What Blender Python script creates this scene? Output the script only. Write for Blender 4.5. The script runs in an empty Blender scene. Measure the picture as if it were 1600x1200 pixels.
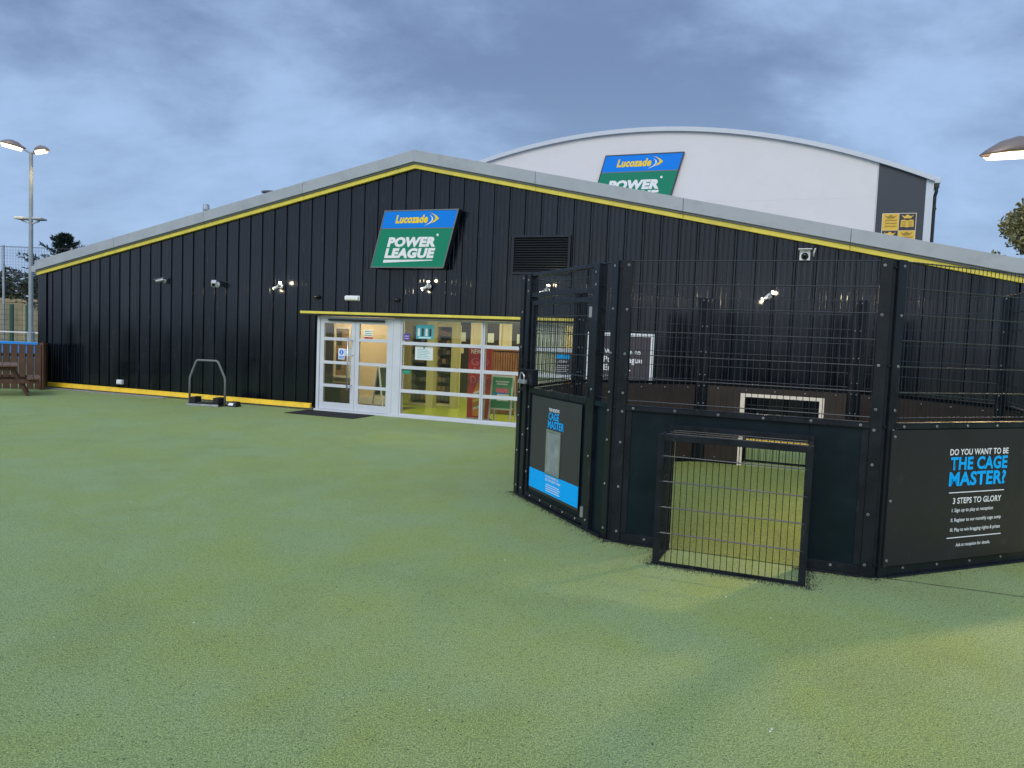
import bpy, math, random
from mathutils import Vector, Matrix
R = math.radians
PI = math.pi
random.seed(7)
scene = bpy.context.scene
COL = scene.collection

# ------------------------------------------------------------------ camera
CAM_H = 1.782
PITCH, ROLL = 0.06129, 0.03979
cam_data = bpy.data.cameras.new('camera')
cam = bpy.data.objects.new('camera', cam_data)
COL.objects.link(cam)
fwd = Vector((0, math.cos(PITCH), -math.sin(PITCH)))
up0 = Vector((0, math.sin(PITCH), math.cos(PITCH)))
rt0 = Vector((1, 0, 0))
rt = rt0 * math.cos(ROLL) + up0 * math.sin(ROLL)
up = up0 * math.cos(ROLL) - rt0 * math.sin(ROLL)
cam.matrix_world = Matrix(((rt.x, up.x, -fwd.x, 0), (rt.y, up.y, -fwd.y, 0),
                           (rt.z, up.z, -fwd.z, CAM_H), (0, 0, 0, 1)))
cam_data.sensor_width = 36.0
cam_data.lens = 36.0 * 1179.2 / 1600.0
cam_data.clip_end = 2000
cam_data.clip_start = 0.05
scene.camera = cam

# ------------------------------------------------------------------ world: dusk overcast
SUN_EL, SUN_AZ = R(38), R(200)      # azimuth measured clockwise from +Y
world = bpy.data.worlds.new('World')
scene.world = world
world.use_nodes = True
wn, wl = world.node_tree.nodes, world.node_tree.links
wn.clear()


def wnode(t, **kw):
    n = wn.new(t)
    for k, v in kw.items():
        setattr(n, k, v)
    return n


def wmath(op, a, b=None, c=None):
    n = wnode('ShaderNodeMath', operation=op)
    for i, v in enumerate((a, b, c)):
        if v is None:
            continue
        if isinstance(v, (int, float)):
            n.inputs[i].default_value = v
        else:
            wl.new(v, n.inputs[i])
    return n.outputs[0]


def wmix(f, a, b):
    n = wnode('ShaderNodeMix', data_type='RGBA')
    for i, v in ((0, f), (6, a), (7, b)):
        if isinstance(v, (int, float)):
            n.inputs[i].default_value = v
        elif isinstance(v, tuple):
            n.inputs[i].default_value = (*v, 1)
        else:
            wl.new(v, n.inputs[i])
    return n.outputs[2]


def wramp(f, p0, p1, interp='EASE'):
    n = wnode('ShaderNodeValToRGB')
    n.color_ramp.interpolation = interp
    n.color_ramp.elements[0].position = p0
    n.color_ramp.elements[1].position = p1
    wl.new(f, n.inputs[0])
    return n.outputs[0]


tc = wnode('ShaderNodeTexCoord')
sep = wnode('ShaderNodeSeparateXYZ')
wl.new(tc.outputs['Generated'], sep.inputs[0])
zc = wmath('MAXIMUM', sep.outputs[2], 0.0)
den = wmath('ADD', zc, 0.42)
comb = wnode('ShaderNodeCombineXYZ')
wl.new(wmath('DIVIDE', sep.outputs[0], den), comb.inputs[0])
wl.new(wmath('DIVIDE', sep.outputs[1], den), comb.inputs[1])
mp = wnode('ShaderNodeMapping')
mp.inputs['Rotation'].default_value = (0, 0, R(24))
mp.inputs['Location'].default_value = (1.9, 3.1, 0.4)
mp.inputs['Scale'].default_value = (0.95, 1.3, 1)
wl.new(comb.outputs[0], mp.inputs[0])


def wnoise(scale, detail, rough, dist, off):
    n = wnode('ShaderNodeTexNoise')
    n.inputs['Scale'].default_value = scale
    n.inputs['Detail'].default_value = detail
    n.inputs['Roughness'].default_value = rough
    n.inputs['Distortion'].default_value = dist
    m = wnode('ShaderNodeMapping')
    m.inputs['Location'].default_value = off
    wl.new(mp.outputs[0], m.inputs[0])
    wl.new(m.outputs[0], n.inputs['Vector'])
    return n.outputs[0]


n_big = wnoise(1.15, 4, 0.48, 0.4, (0, 0, 0))
n_mid = wnoise(2.6, 8, 0.6, 0.25, (4.2, 1.7, 0))
n_fine = wnoise(6.0, 8, 0.62, 0.15, (9.1, 5.2, 2))
cl = wmath('ADD', wmath('MULTIPLY', n_big, 0.50), wmath('ADD', wmath('MULTIPLY', n_mid, 0.36), wmath('MULTIPLY', n_fine, 0.14)))
f_light = wramp(cl, 0.42, 0.62)
cloud = wmix(f_light, (0.182, 0.268, 0.465), (0.405, 0.575, 0.88))
hor = wramp(zc, 0.06, 0.36)
hor_inv = wmath('SUBTRACT', 1.0, hor)
cloud = wmix(wmath('MULTIPLY', hor_inv, 0.50), cloud, (0.415, 0.620, 0.95))
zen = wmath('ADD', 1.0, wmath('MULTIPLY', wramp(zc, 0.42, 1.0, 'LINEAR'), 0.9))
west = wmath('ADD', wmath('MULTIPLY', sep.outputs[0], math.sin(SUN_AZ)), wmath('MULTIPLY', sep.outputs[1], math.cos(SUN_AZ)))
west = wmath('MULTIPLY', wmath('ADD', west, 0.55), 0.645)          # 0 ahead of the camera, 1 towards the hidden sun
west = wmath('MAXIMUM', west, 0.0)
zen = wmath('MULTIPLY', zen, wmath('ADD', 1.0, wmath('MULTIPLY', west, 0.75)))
sky = wnode('ShaderNodeTexSky', sky_type='NISHITA')
sky.sun_disc = False
sky.sun_elevation = SUN_EL
sky.sun_rotation = SUN_AZ
sky.air_density = 1.2
sky.dust_density = 1.0
skys = wnode('ShaderNodeVectorMath', operation='SCALE')
wl.new(sky.outputs[0], skys.inputs[0])
skys.inputs[3].default_value = 0.10
skymix = wmix(0.88, skys.outputs[0], cloud)
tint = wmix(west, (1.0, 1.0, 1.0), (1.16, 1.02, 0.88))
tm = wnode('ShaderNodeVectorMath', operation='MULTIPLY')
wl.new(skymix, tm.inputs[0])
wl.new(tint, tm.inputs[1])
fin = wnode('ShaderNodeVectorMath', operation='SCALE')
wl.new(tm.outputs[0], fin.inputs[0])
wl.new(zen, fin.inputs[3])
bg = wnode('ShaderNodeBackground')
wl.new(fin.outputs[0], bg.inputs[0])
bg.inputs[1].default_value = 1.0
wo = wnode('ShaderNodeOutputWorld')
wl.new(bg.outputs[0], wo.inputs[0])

# ------------------------------------------------------------------ soft sun behind the clouds
sun_d = bpy.data.lights.new('sun', 'SUN')
sun_d.energy = 1.45
sun_d.angle = R(35)
sun_d.color = (1.0, 0.91, 0.76)
sun = bpy.data.objects.new('sun', sun_d)
COL.objects.link(sun)
sv = Vector((math.sin(SUN_AZ) * math.cos(SUN_EL), math.cos(SUN_AZ) * math.cos(SUN_EL), math.sin(SUN_EL)))
sun.rotation_euler = sv.to_track_quat('Z', 'Y').to_euler()

scene.view_settings.view_transform = 'Standard'
scene.view_settings.look = 'None'
scene.view_settings.exposure = 0.0
scene.view_settings.gamma = 1.0
scene.view_settings.use_curve_mapping = False
scene.cycles.max_bounces = 8
scene.cycles.transparent_max_bounces = 12
scene.cycles.caustics_reflective = False
scene.cycles.caustics_refractive = False
scene.cycles.sample_clamp_indirect = 6.0

# ------------------------------------------------------------------ materials
MATS = {}


def mat(name, col, rough=0.5, metal=0.0, var=0.0, vscale=6.0, bump=0.0, bscale=60.0, spec=0.5, emit=None,
        stretch=(1, 1, 1), dirt=None, dscale=3.0, coat=0.0):
    """Principled material with colour drift, optional dirt tone and fine bump."""
    m = bpy.data.materials.new(name)
    m.use_nodes = True
    nt = m.node_tree
    N, Lk = nt.nodes, nt.links
    b = N['Principled BSDF']
    b.inputs['Base Color'].default_value = (*col, 1)
    b.inputs['Roughness'].default_value = rough
    b.inputs['Metallic'].default_value = metal
    b.inputs['Specular IOR Level'].default_value = spec
    if coat:
        b.inputs['Coat Weight'].default_value = coat
        b.inputs['Coat Roughness'].default_value = 0.1
    if emit:
        b.inputs['Emission Color'].default_value = (*emit[0], 1)
        b.inputs['Emission Strength'].default_value = emit[1]
    if var or bump or dirt:
        t = N.new('ShaderNodeTexCoord')
        mpn = N.new('ShaderNodeMapping')
        mpn.inputs['Scale'].default_value = stretch
        Lk.new(t.outputs['Object'], mpn.inputs[0])
    last = None
    if var or dirt:
        n = N.new('ShaderNodeTexNoise')
        n.inputs['Scale'].default_value = vscale
        n.inputs['Detail'].default_value = 5
        Lk.new(mpn.outputs[0], n.inputs['Vector'])
        mr = N.new('ShaderNodeMapRange')
        mr.inputs[1].default_value = 0.3
        mr.inputs[2].default_value = 0.7
        mr.inputs[3].default_value = 1 - var
        mr.inputs[4].default_value = 1 + var
        Lk.new(n.outputs[0], mr.inputs[0])
        vm = N.new('ShaderNodeVectorMath')
        vm.operation = 'SCALE'
        vm.inputs[0].default_value = col
        Lk.new(mr.outputs[0], vm.inputs[3])
        last = vm.outputs[0]
        # roughness follows the same drift
        mr2 = N.new('ShaderNodeMapRange')
        mr2.inputs[1].default_value = 0.3
        mr2.inputs[2].default_value = 0.7
        mr2.inputs[3].default_value = max(0.02, rough - 0.08)
        mr2.inputs[4].default_value = min(1, rough + 0.10)
        Lk.new(n.outputs[0], mr2.inputs[0])
        Lk.new(mr2.outputs[0], b.inputs['Roughness'])
    if dirt:
        n2 = N.new('ShaderNodeTexNoise')
        n2.inputs['Scale'].default_value = dscale
        n2.inputs['Detail'].default_value = 7
        n2.inputs['Roughness'].default_value = 0.65
        Lk.new(mpn.outputs[0], n2.inputs['Vector'])
        rp = N.new('ShaderNodeMapRange')
        rp.inputs[1].default_value = 0.52
        rp.inputs[2].default_value = 0.72
        rp.inputs[3].default_value = 0.0
        rp.inputs[4].default_value = dirt[1]
        Lk.new(n2.outputs[0], rp.inputs[0])
        mx = N.new('ShaderNodeMix')
        mx.data_type = 'RGBA'
        Lk.new(rp.outputs[0], mx.inputs[0])
        Lk.new(last, mx.inputs[6])
        mx.inputs[7].default_value = (*dirt[0], 1)
        last = mx.outputs[2]
    if last is not None:
        Lk.new(last, b.inputs['Base Color'])
    if bump:
        n3 = N.new('ShaderNodeTexNoise')
        n3.inputs['Scale'].default_value = bscale
        n3.inputs['Detail'].default_value = 3
        Lk.new(mpn.outputs[0], n3.inputs['Vector'])
        bp = N.new('ShaderNodeBump')
        bp.inputs['Strength'].default_value = bump
        bp.inputs['Distance'].default_value = 0.01
        Lk.new(n3.outputs[0], bp.inputs['Height'])
        Lk.new(bp.outputs[0], b.inputs['Normal'])
    MATS[name] = m
    return m


def scuff(m, scale, amount, tone, thin=(1, 1, 1)):
    """scattered rubbed marks: soft irregular smudges picked from a cell pattern"""
    N, Lk = m.node_tree.nodes, m.node_tree.links
    b = N['Principled BSDF']
    src = b.inputs['Base Color'].links[0].from_socket
    t = N.new('ShaderNodeTexCoord')
    mp_ = N.new('ShaderNodeMapping')
    mp_.inputs['Scale'].default_value = thin
    Lk.new(t.outputs['Object'], mp_.inputs[0])
    v = N.new('ShaderNodeTexVoronoi')
    v.inputs['Scale'].default_value = scale
    Lk.new(mp_.outputs[0], v.inputs['Vector'])
    n = N.new('ShaderNodeTexNoise')
    n.inputs['Scale'].default_value = scale * 7
    n.inputs['Detail'].default_value = 4
    Lk.new(mp_.outputs[0], n.inputs['Vector'])

    def rng(x, a, b_, c, d):
        r = N.new('ShaderNodeMapRange')
        for i, q in enumerate((a, b_, c, d)):
            r.inputs[i + 1].default_value = q
        Lk.new(x, r.inputs[0])
        return r.outputs[0]

    def mul(x, y):
        q = N.new('ShaderNodeMath')
        q.operation = 'MULTIPLY'
        Lk.new(x, q.inputs[0])
        Lk.new(y, q.inputs[1])
        return q.outputs[0]
    sc2 = N.new('ShaderNodeSeparateColor')
    Lk.new(v.outputs['Color'], sc2.inputs[0])
    f = mul(mul(rng(v.outputs['Distance'], .05, .42, amount, 0), rng(sc2.outputs[0], .70, .72, 0, 1)), rng(n.outputs[0], .42, .62, 0, 1))
    mx = N.new('ShaderNodeMix')
    mx.data_type = 'RGBA'
    Lk.new(f, mx.inputs[0])
    Lk.new(src, mx.inputs[6])
    mx.inputs[7].default_value = (*tone, 1)
    Lk.new(mx.outputs[2], b.inputs['Base Color'])


def emis(name, col, s):
    m = bpy.data.materials.new(name)
    m.use_nodes = True
    N = m.node_tree.nodes
    N.clear()
    e = N.new('ShaderNodeEmission')
    e.inputs[0].default_value = (*col, 1)
    e.inputs[1].default_value = s
    o = N.new('ShaderNodeOutputMaterial')
    m.node_tree.links.new(e.outputs[0], o.inputs[0])
    return m


def glass(name, tint, base=0.06):
    m = bpy.data.materials.new(name)
    m.use_nodes = True
    N, Lk = m.node_tree.nodes, m.node_tree.links
    N.clear()
    t = N.new('ShaderNodeBsdfTransparent')
    t.inputs[0].default_value = (*tint, 1)
    g = N.new('ShaderNodeBsdfGlossy')
    g.inputs['Roughness'].default_value = 0.015
    f = N.new('ShaderNodeFresnel')
    f.inputs[0].default_value = 1.5
    mx = N.new('ShaderNodeMixShader')
    o = N.new('ShaderNodeOutputMaterial')
    Lk.new(f.outputs[0], mx.inputs[0])
    Lk.new(t.outputs[0], mx.inputs[1])
    Lk.new(g.outputs[0], mx.inputs[2])
    Lk.new(mx.outputs[0], o.inputs[0])
    return m


def turf_mat(name='turf', lamp_tone=None):
    m = bpy.data.materials.new(name)
    m.use_nodes = True
    N, Lk = m.node_tree.nodes, m.node_tree.links
    b = N['Principled BSDF']
    t = N.new('ShaderNodeTexCoord')

    def noise(scale, detail=4, rough=0.55, sc=(1, 1, 1), dist=0.0, loc=(0, 0, 0)):
        mm = N.new('ShaderNodeMapping')
        mm.inputs['Scale'].default_value = sc
        mm.inputs['Location'].default_value = loc
        Lk.new(t.outputs['Object'], mm.inputs[0])
        n = N.new('ShaderNodeTexNoise')
        n.inputs['Scale'].default_value = scale
        n.inputs['Detail'].default_value = detail
        n.inputs['Roughness'].default_value = rough
        n.inputs['Distortion'].default_value = dist
        Lk.new(mm.outputs[0], n.inputs['Vector'])
        return n.outputs[0]

    def rng(v, a, b_, c=0.0, d=1.0):
        r = N.new('ShaderNodeMapRange')
        r.inputs[1].default_value = a
        r.inputs[2].default_value = b_
        r.inputs[3].default_value = c
        r.inputs[4].default_value = d
        Lk.new(v, r.inputs[0])
        return r.outputs[0]

    def mix(f, a, c):
        n = N.new('ShaderNodeMix')
        n.data_type = 'RGBA'
        for i, v in ((0, f), (6, a), (7, c)):
            if isinstance(v, tuple):
                n.inputs[i].default_value = (*v, 1)
            elif isinstance(v, (int, float)):
                n.inputs[i].default_value = v
            else:
                Lk.new(v, n.inputs[i])
        return n.outputs[2]

    big = noise(0.8, 5, 0.6, (1, 0.8, 1), 0.5)
    midn = noise(2.2, 6, 0.65, (1, 0.7, 1), 0.4, (3, 7, 0))
    brush = noise(1.3, 5, 0.6, (0.8, 0.7, 1), 0.5, (11, 2, 0))
    c = mix(rng(big, 0.40, 0.60), (0.215, 0.312, 0.112), (0.240, 0.308, 0.046))
    c = mix(rng(midn, 0.44, 0.66, 0, 0.5), c, (0.268, 0.362, 0.170))
    c = mix(rng(brush, 0.50, 0.66, 0, 0.4), c, (0.155, 0.200, 0.036))
    # fibre grain
    g0 = noise(230, 2, 0.6, (1, 0.6, 1), 0, (2, 9, 0))
    g1 = noise(115, 4, 0.85, (1, 0.7, 1))
    g2 = noise(34, 4, 0.75, (1, 0.75, 1), 0.3, (5, 1, 0))
    c = mix(rng(g1, 0.50, 0.60, 0, 0.8), c, (0.48, 0.59, 0.21))
    c = mix(rng(g1, 0.50, 0.36, 0, 0.9), c, (0.030, 0.050, 0.014))
    c = mix(rng(g0, 0.52, 0.66, 0, 0.7), c, (0.50, 0.60, 0.24))
    c = mix(rng(g0, 0.46, 0.32, 0, 0.8), c, (0.040, 0.060, 0.022))
    c = mix(rng(g2, 0.48, 0.36, 0, 0.35), c, (0.060, 0.090, 0.024))
    # scattered rubber and sand grains
    v = N.new('ShaderNodeTexVoronoi')
    v.inputs['Scale'].default_value = 42
    Lk.new(t.outputs['Object'], v.inputs['Vector'])
    sepc = N.new('ShaderNodeSeparateColor')
    Lk.new(v.outputs['Color'], sepc.inputs[0])
    near = rng(v.outputs['Distance'], 0.16, 0.24, 1, 0)
    pick = rng(sepc.outputs[0], 0.90, 0.91, 0, 1)
    mu = N.new('ShaderNodeMath')
    mu.operation = 'MULTIPLY'
    Lk.new(near, mu.inputs[0])
    Lk.new(pick, mu.inputs[1])
    c = mix(mu.outputs[0], c, (0.028, 0.032, 0.026))
    if lamp_tone:
        vm = N.new('ShaderNodeVectorMath')
        vm.operation = 'MULTIPLY'
        vm.inputs[1].default_value = lamp_tone
        Lk.new(c, vm.inputs[0])
        c = vm.outputs[0]
    Lk.new(c, b.inputs['Base Color'])
    b.inputs['Roughness'].default_value = 0.82
    b.inputs['Specular IOR Level'].default_value = 0.25
    b.inputs['Sheen Weight'].default_value = 0.06
    b.inputs['Sheen Roughness'].default_value = 0.5
    bp = N.new('ShaderNodeBump')
    bp.inputs['Strength'].default_value = 0.75
    bp.inputs['Distance'].default_value = 0.012
    ad = N.new('ShaderNodeMath')
    ad.operation = 'ADD'
    Lk.new(g1, ad.inputs[0])
    Lk.new(g2, ad.inputs[1])
    Lk.new(ad.outputs[0], bp.inputs['Height'])
    Lk.new(bp.outputs[0], b.inputs['Normal'])
    return m




def panel_drift(m, lo, hi):
    """each sheet of a material gets its own slight tone"""
    N, Lk = m.node_tree.nodes, m.node_tree.links
    b = N['Principled BSDF']
    src = b.inputs['Base Color'].links[0].from_socket
    oi = N.new('ShaderNodeObjectInfo')
    mr = N.new('ShaderNodeMapRange')
    mr.inputs[3].default_value = lo
    mr.inputs[4].default_value = hi
    Lk.new(oi.outputs['Random'], mr.inputs[0])
    vm = N.new('ShaderNodeVectorMath')
    vm.operation = 'SCALE'
    Lk.new(src, vm.inputs[0])
    Lk.new(mr.outputs[0], vm.inputs[3])
    Lk.new(vm.outputs[0], b.inputs['Base Color'])


TURF = turf_mat()
CAGE_TURF = turf_mat('cage_turf', (0.80, 0.74, 0.40))  # darker olive turf; the lamp's yellow light is partly mixed into its colour
M = {
    'ground': mat('far_grass', (0.06, 0.085, 0.035), 0.9, var=0.3, vscale=0.6),
    'clad': mat('black_cladding', spec=0.46, col=(0.0016, 0.0034, 0.0075), rough=0.15, var=0.28, vscale=2.2, bump=0.12, bscale=9, stretch=(1, 1, 0.06), dirt=((0.010, 0.012, 0.017), 0.5), dscale=9),
    'clad_back': mat('black_lining', (0.004, 0.005, 0.006), 0.7),
    'fascia': mat('grey_fascia', (0.36, 0.39, 0.43), 0.5, var=0.06, vscale=2.5, dirt=((0.22, 0.23, 0.24), 0.35), dscale=3.5),
    'yellow': mat('yellow_paint', (0.74, 0.62, 0.085), 0.45, var=0.10, vscale=4, dirt=((0.42, 0.33, 0.08), 0.4), dscale=6),
    'yellow_base': mat('yellow_kickboard', (0.90, 0.58, 0.030), 0.5, var=0.08, vscale=5, dirt=((0.30, 0.24, 0.10), 0.45), dscale=8),
    'plinth': mat('concrete_plinth', (0.25, 0.25, 0.24), 0.9, var=0.25, vscale=12, bump=0.3),
    'roof': mat('roof_sheet', (0.20, 0.22, 0.24), 0.6, var=0.1),
    'alu': mat('white_aluminium', (0.60, 0.63, 0.68), 0.38, var=0.05, vscale=3),
    'steel': mat('brushed_steel', (0.62, 0.62, 0.62), 0.3, metal=1.0),
    'galv': mat('galvanised_steel', (0.42, 0.45, 0.48), 0.45, metal=0.7, var=0.15, vscale=9),
    'bolt': mat('bolt_cap', (0.33, 0.34, 0.35), 0.32, metal=0.6, var=0.2),
    'cage': mat('black_powder_coat', spec=0.24, col=(0.0085, 0.0115, 0.0160), rough=0.30, var=0.25, vscale=5, bump=0.05, bscale=120, dirt=((0.018, 0.020, 0.022), 0.3), dscale=9),
    'board': mat('black_cage_board', spec=0.20, col=(0.0030, 0.0100, 0.0155), rough=0.34, var=0.2, vscale=3, dirt=((0.010, 0.018, 0.024), 0.45), dscale=6),
    'louvre': mat('louvre_blade', (0.022, 0.026, 0.034), 0.45),
    'wire_h': mat('sky_lit_wire', (0.020, 0.025, 0.032), 0.28),  # paler copy of the coated wire, sky highlights put into its colour
    'lit_ply': mat('lamplit_film_plywood', (0.034, 0.025, 0.021), 0.45, var=0.15, vscale=3, spec=0.3),  # inner board face; its brown also carries the lamp's warm light
    'wire': mat('coated_wire', (0.010, 0.013, 0.018), 0.24),
    'panel_print': mat('charcoal_print', spec=0.25, col=(0.019, 0.0185, 0.021), rough=0.42, var=0.1, vscale=4, dirt=((0.032, 0.032, 0.033), 0.3), dscale=10),
    'gate_print': mat('gate_print', (0.036, 0.036, 0.036), 0.45, var=0.1, vscale=5),
    'cyan': mat('cyan_print', spec=0.15, rough=0.5, col=(0.002, 0.43, 0.98)),
    'white_print': mat('white_print', spec=0.15, rough=0.5, col=(0.82, 0.83, 0.85)),
    'white': mat('white_plastic', (0.72, 0.74, 0.77), 0.4, var=0.05),
    'goal_white': mat('goal_white_paint', (0.78, 0.70, 0.60), 0.5, var=0.08, vscale=9),
    'sign_blue': mat('sign_blue', spec=0.15, rough=0.5, col=(0.004, 0.22, 0.80)),
    'sign_green': mat('sign_green', spec=0.15, rough=0.5, col=(0.012, 0.23, 0.135)),
    'sign_yellow': mat('sign_yellow', spec=0.15, rough=0.5, col=(0.95, 0.66, 0.01)),
    'sign_edge': mat('sign_edge', (0.16, 0.17, 0.18), 0.4),
    'sign_box': mat('sign_box', (0.012, 0.016, 0.022), 0.4),
    'hall_white': mat('hall_white_cladding', (0.69, 0.68, 0.69), 0.5, var=0.03, vscale=0.7, dirt=((0.55, 0.55, 0.57), 0.25), dscale=1.2),
    'hall_trim': mat('hall_trim', (0.55, 0.60, 0.66), 0.45),
    'hall_dark': mat('hall_dark_panel', (0.024, 0.034, 0.050), 0.4, var=0.08, vscale=1.5),
    'black': mat('black_plastic', (0.012, 0.012, 0.014), 0.4),
    'gold': mat('crest_gold', (0.72, 0.46, 0.05), 0.45),
    'gold_dark': mat('crest_gold_dark', (0.30, 0.20, 0.02), 0.5),
    'crest_black': mat('crest_black', (0.018, 0.020, 0.040), 0.5),
    'wood': mat('stained_timber', (0.085, 0.040, 0.022), 0.7, var=0.35, vscale=7, bump=0.3, bscale=30, stretch=(3, 3, 0.5)),
    'wood_flat': mat('stained_table_timber', (0.150, 0.078, 0.050), 0.65, var=0.3, vscale=7, bump=0.3, bscale=30, stretch=(3, 0.5, 3)),
    'blue_rail': mat('blue_rail', (0.010, 0.25, 0.72), 0.4),
    'green_post': mat('green_coated_steel', (0.010, 0.070, 0.045), 0.4),
    'hoarding': mat('timber_hoarding', (0.34, 0.28, 0.17), 0.8, var=0.25, vscale=3, stretch=(1, 1, 0.3)),
    'net': mat('net_cord', (0.05, 0.06, 0.07), 0.8),
    'bark': mat('bark', (0.06, 0.048, 0.036), 0.9, var=0.3, vscale=10, bump=0.5, bscale=25),
    'leaf': mat('autumn_leaf', (0.210, 0.185, 0.070), 0.6, var=0.55, vscale=1.3),
    'leaf2': mat('hedge_leaf', (0.060, 0.066, 0.034), 0.7, var=0.5, vscale=1.1),
    'needle': mat('conifer_needle', (0.020, 0.045, 0.032), 0.7, var=0.45, vscale=2.0),
    'rubber': mat('rubber_mat', (0.014, 0.015, 0.017), 0.8, var=0.2, vscale=30, bump=0.4, bscale=200),
    'crumb': mat('rubber_crumb', (0.014, 0.015, 0.016), 0.8),
    'cream': mat('cream_wall', (0.68, 0.61, 0.42), 0.7, var=0.04, vscale=3),
    'peach': mat('peach_wall', (0.72, 0.54, 0.33), 0.7, var=0.04, vscale=3),
    'skirt': mat('skirting', (0.72, 0.66, 0.52), 0.5),
    'olive_floor': mat('vinyl_floor', (0.33, 0.42, 0.055), 0.25),
    'grey_floor': mat('barrier_matting', (0.10, 0.085, 0.065), 0.9, var=0.2, vscale=20),
    'dark_door': mat('dark_door', (0.035, 0.033, 0.032), 0.35),
    'olive_col': mat('olive_column', (0.42, 0.40, 0.20), 0.5),
    'rack': mat('display_rack', (0.075, 0.068, 0.060), 0.5),
    'slat_wood': mat('walnut_slat', (0.20, 0.085, 0.038), 0.5, var=0.3, vscale=9, stretch=(2, 2, 0.4)),
    'red': mat('banner_red', (0.50, 0.025, 0.035), 0.4),
    'orange': mat('banner_orange', (0.75, 0.24, 0.03), 0.4),
    'pink': mat('banner_pink', (0.72, 0.12, 0.22), 0.4),
    'cork': mat('corkboard', (0.30, 0.19, 0.09), 0.9, var=0.3, vscale=20),
    'green_poster': mat('green_poster', (0.03, 0.30, 0.15), 0.4),
    'teal': mat('teal_poster', (0.06, 0.38, 0.45), 0.4, var=0.2, vscale=9),
    'paper': mat('paper', (0.70, 0.76, 0.74), 0.6),
    'purple': mat('purple_sticker', (0.10, 0.06, 0.42), 0.4),
    'blind': mat('pale_blind', (0.80, 0.88, 0.92), 0.6),
    'slate': mat('chalkboard', (0.035, 0.055, 0.045), 0.7, var=0.3, vscale=6),
    'brown_print': mat('poster_print', (0.050, 0.040, 0.050), 0.35, var=0.1),
    'lamp_shell': mat('lamp_shell', (0.20, 0.155, 0.135), 0.4, metal=0.3),
    'lamp_post': mat('lamp_post_paint', (0.32, 0.36, 0.38), 0.5, metal=0.3, var=0.1),
    'brush': mat('boot_brush', (0.02, 0.02, 0.022), 0.95),
    'dark_glass': mat('camera_dome', (0.005, 0.005, 0.006), 0.08),
    'lens_w': emis('wall_light_lens', (1.0, 0.86, 0.55), 14.0),
    'lens_s': emis('sodium_lens', (1.0, 0.76, 0.50), 4.0),
    'ceil_light': emis('ceiling_light_panel', (1.0, 0.86, 0.55), 5.0),
    'pane': glass('window_glass', (0.93, 0.95, 0.90)),
    'tint': glass('tinted_glass', (0.93, 0.95, 0.87)),
}

panel_drift(M['clad'], 0.7, 1.4)
scuff(M['board'], 3.1, 0.35, (0.040, 0.046, 0.048), (1, 1, 1.6))
scuff(M['cage'], 11, 0.7, (0.050, 0.053, 0.056), (1, 1, .4))
scuff(M['clad'], 5.0, 0.5, (0.050, 0.052, 0.055), (2.5, 1, .5))
scuff(M['panel_print'], 6, 0.45, (0.070, 0.068, 0.066), (1, 1, 1.4))
panel_drift(M['wood'], 0.75, 1.3)
panel_drift(M['hoarding'], 0.8, 1.2)

# ------------------------------------------------------------------ mesh helpers


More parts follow.
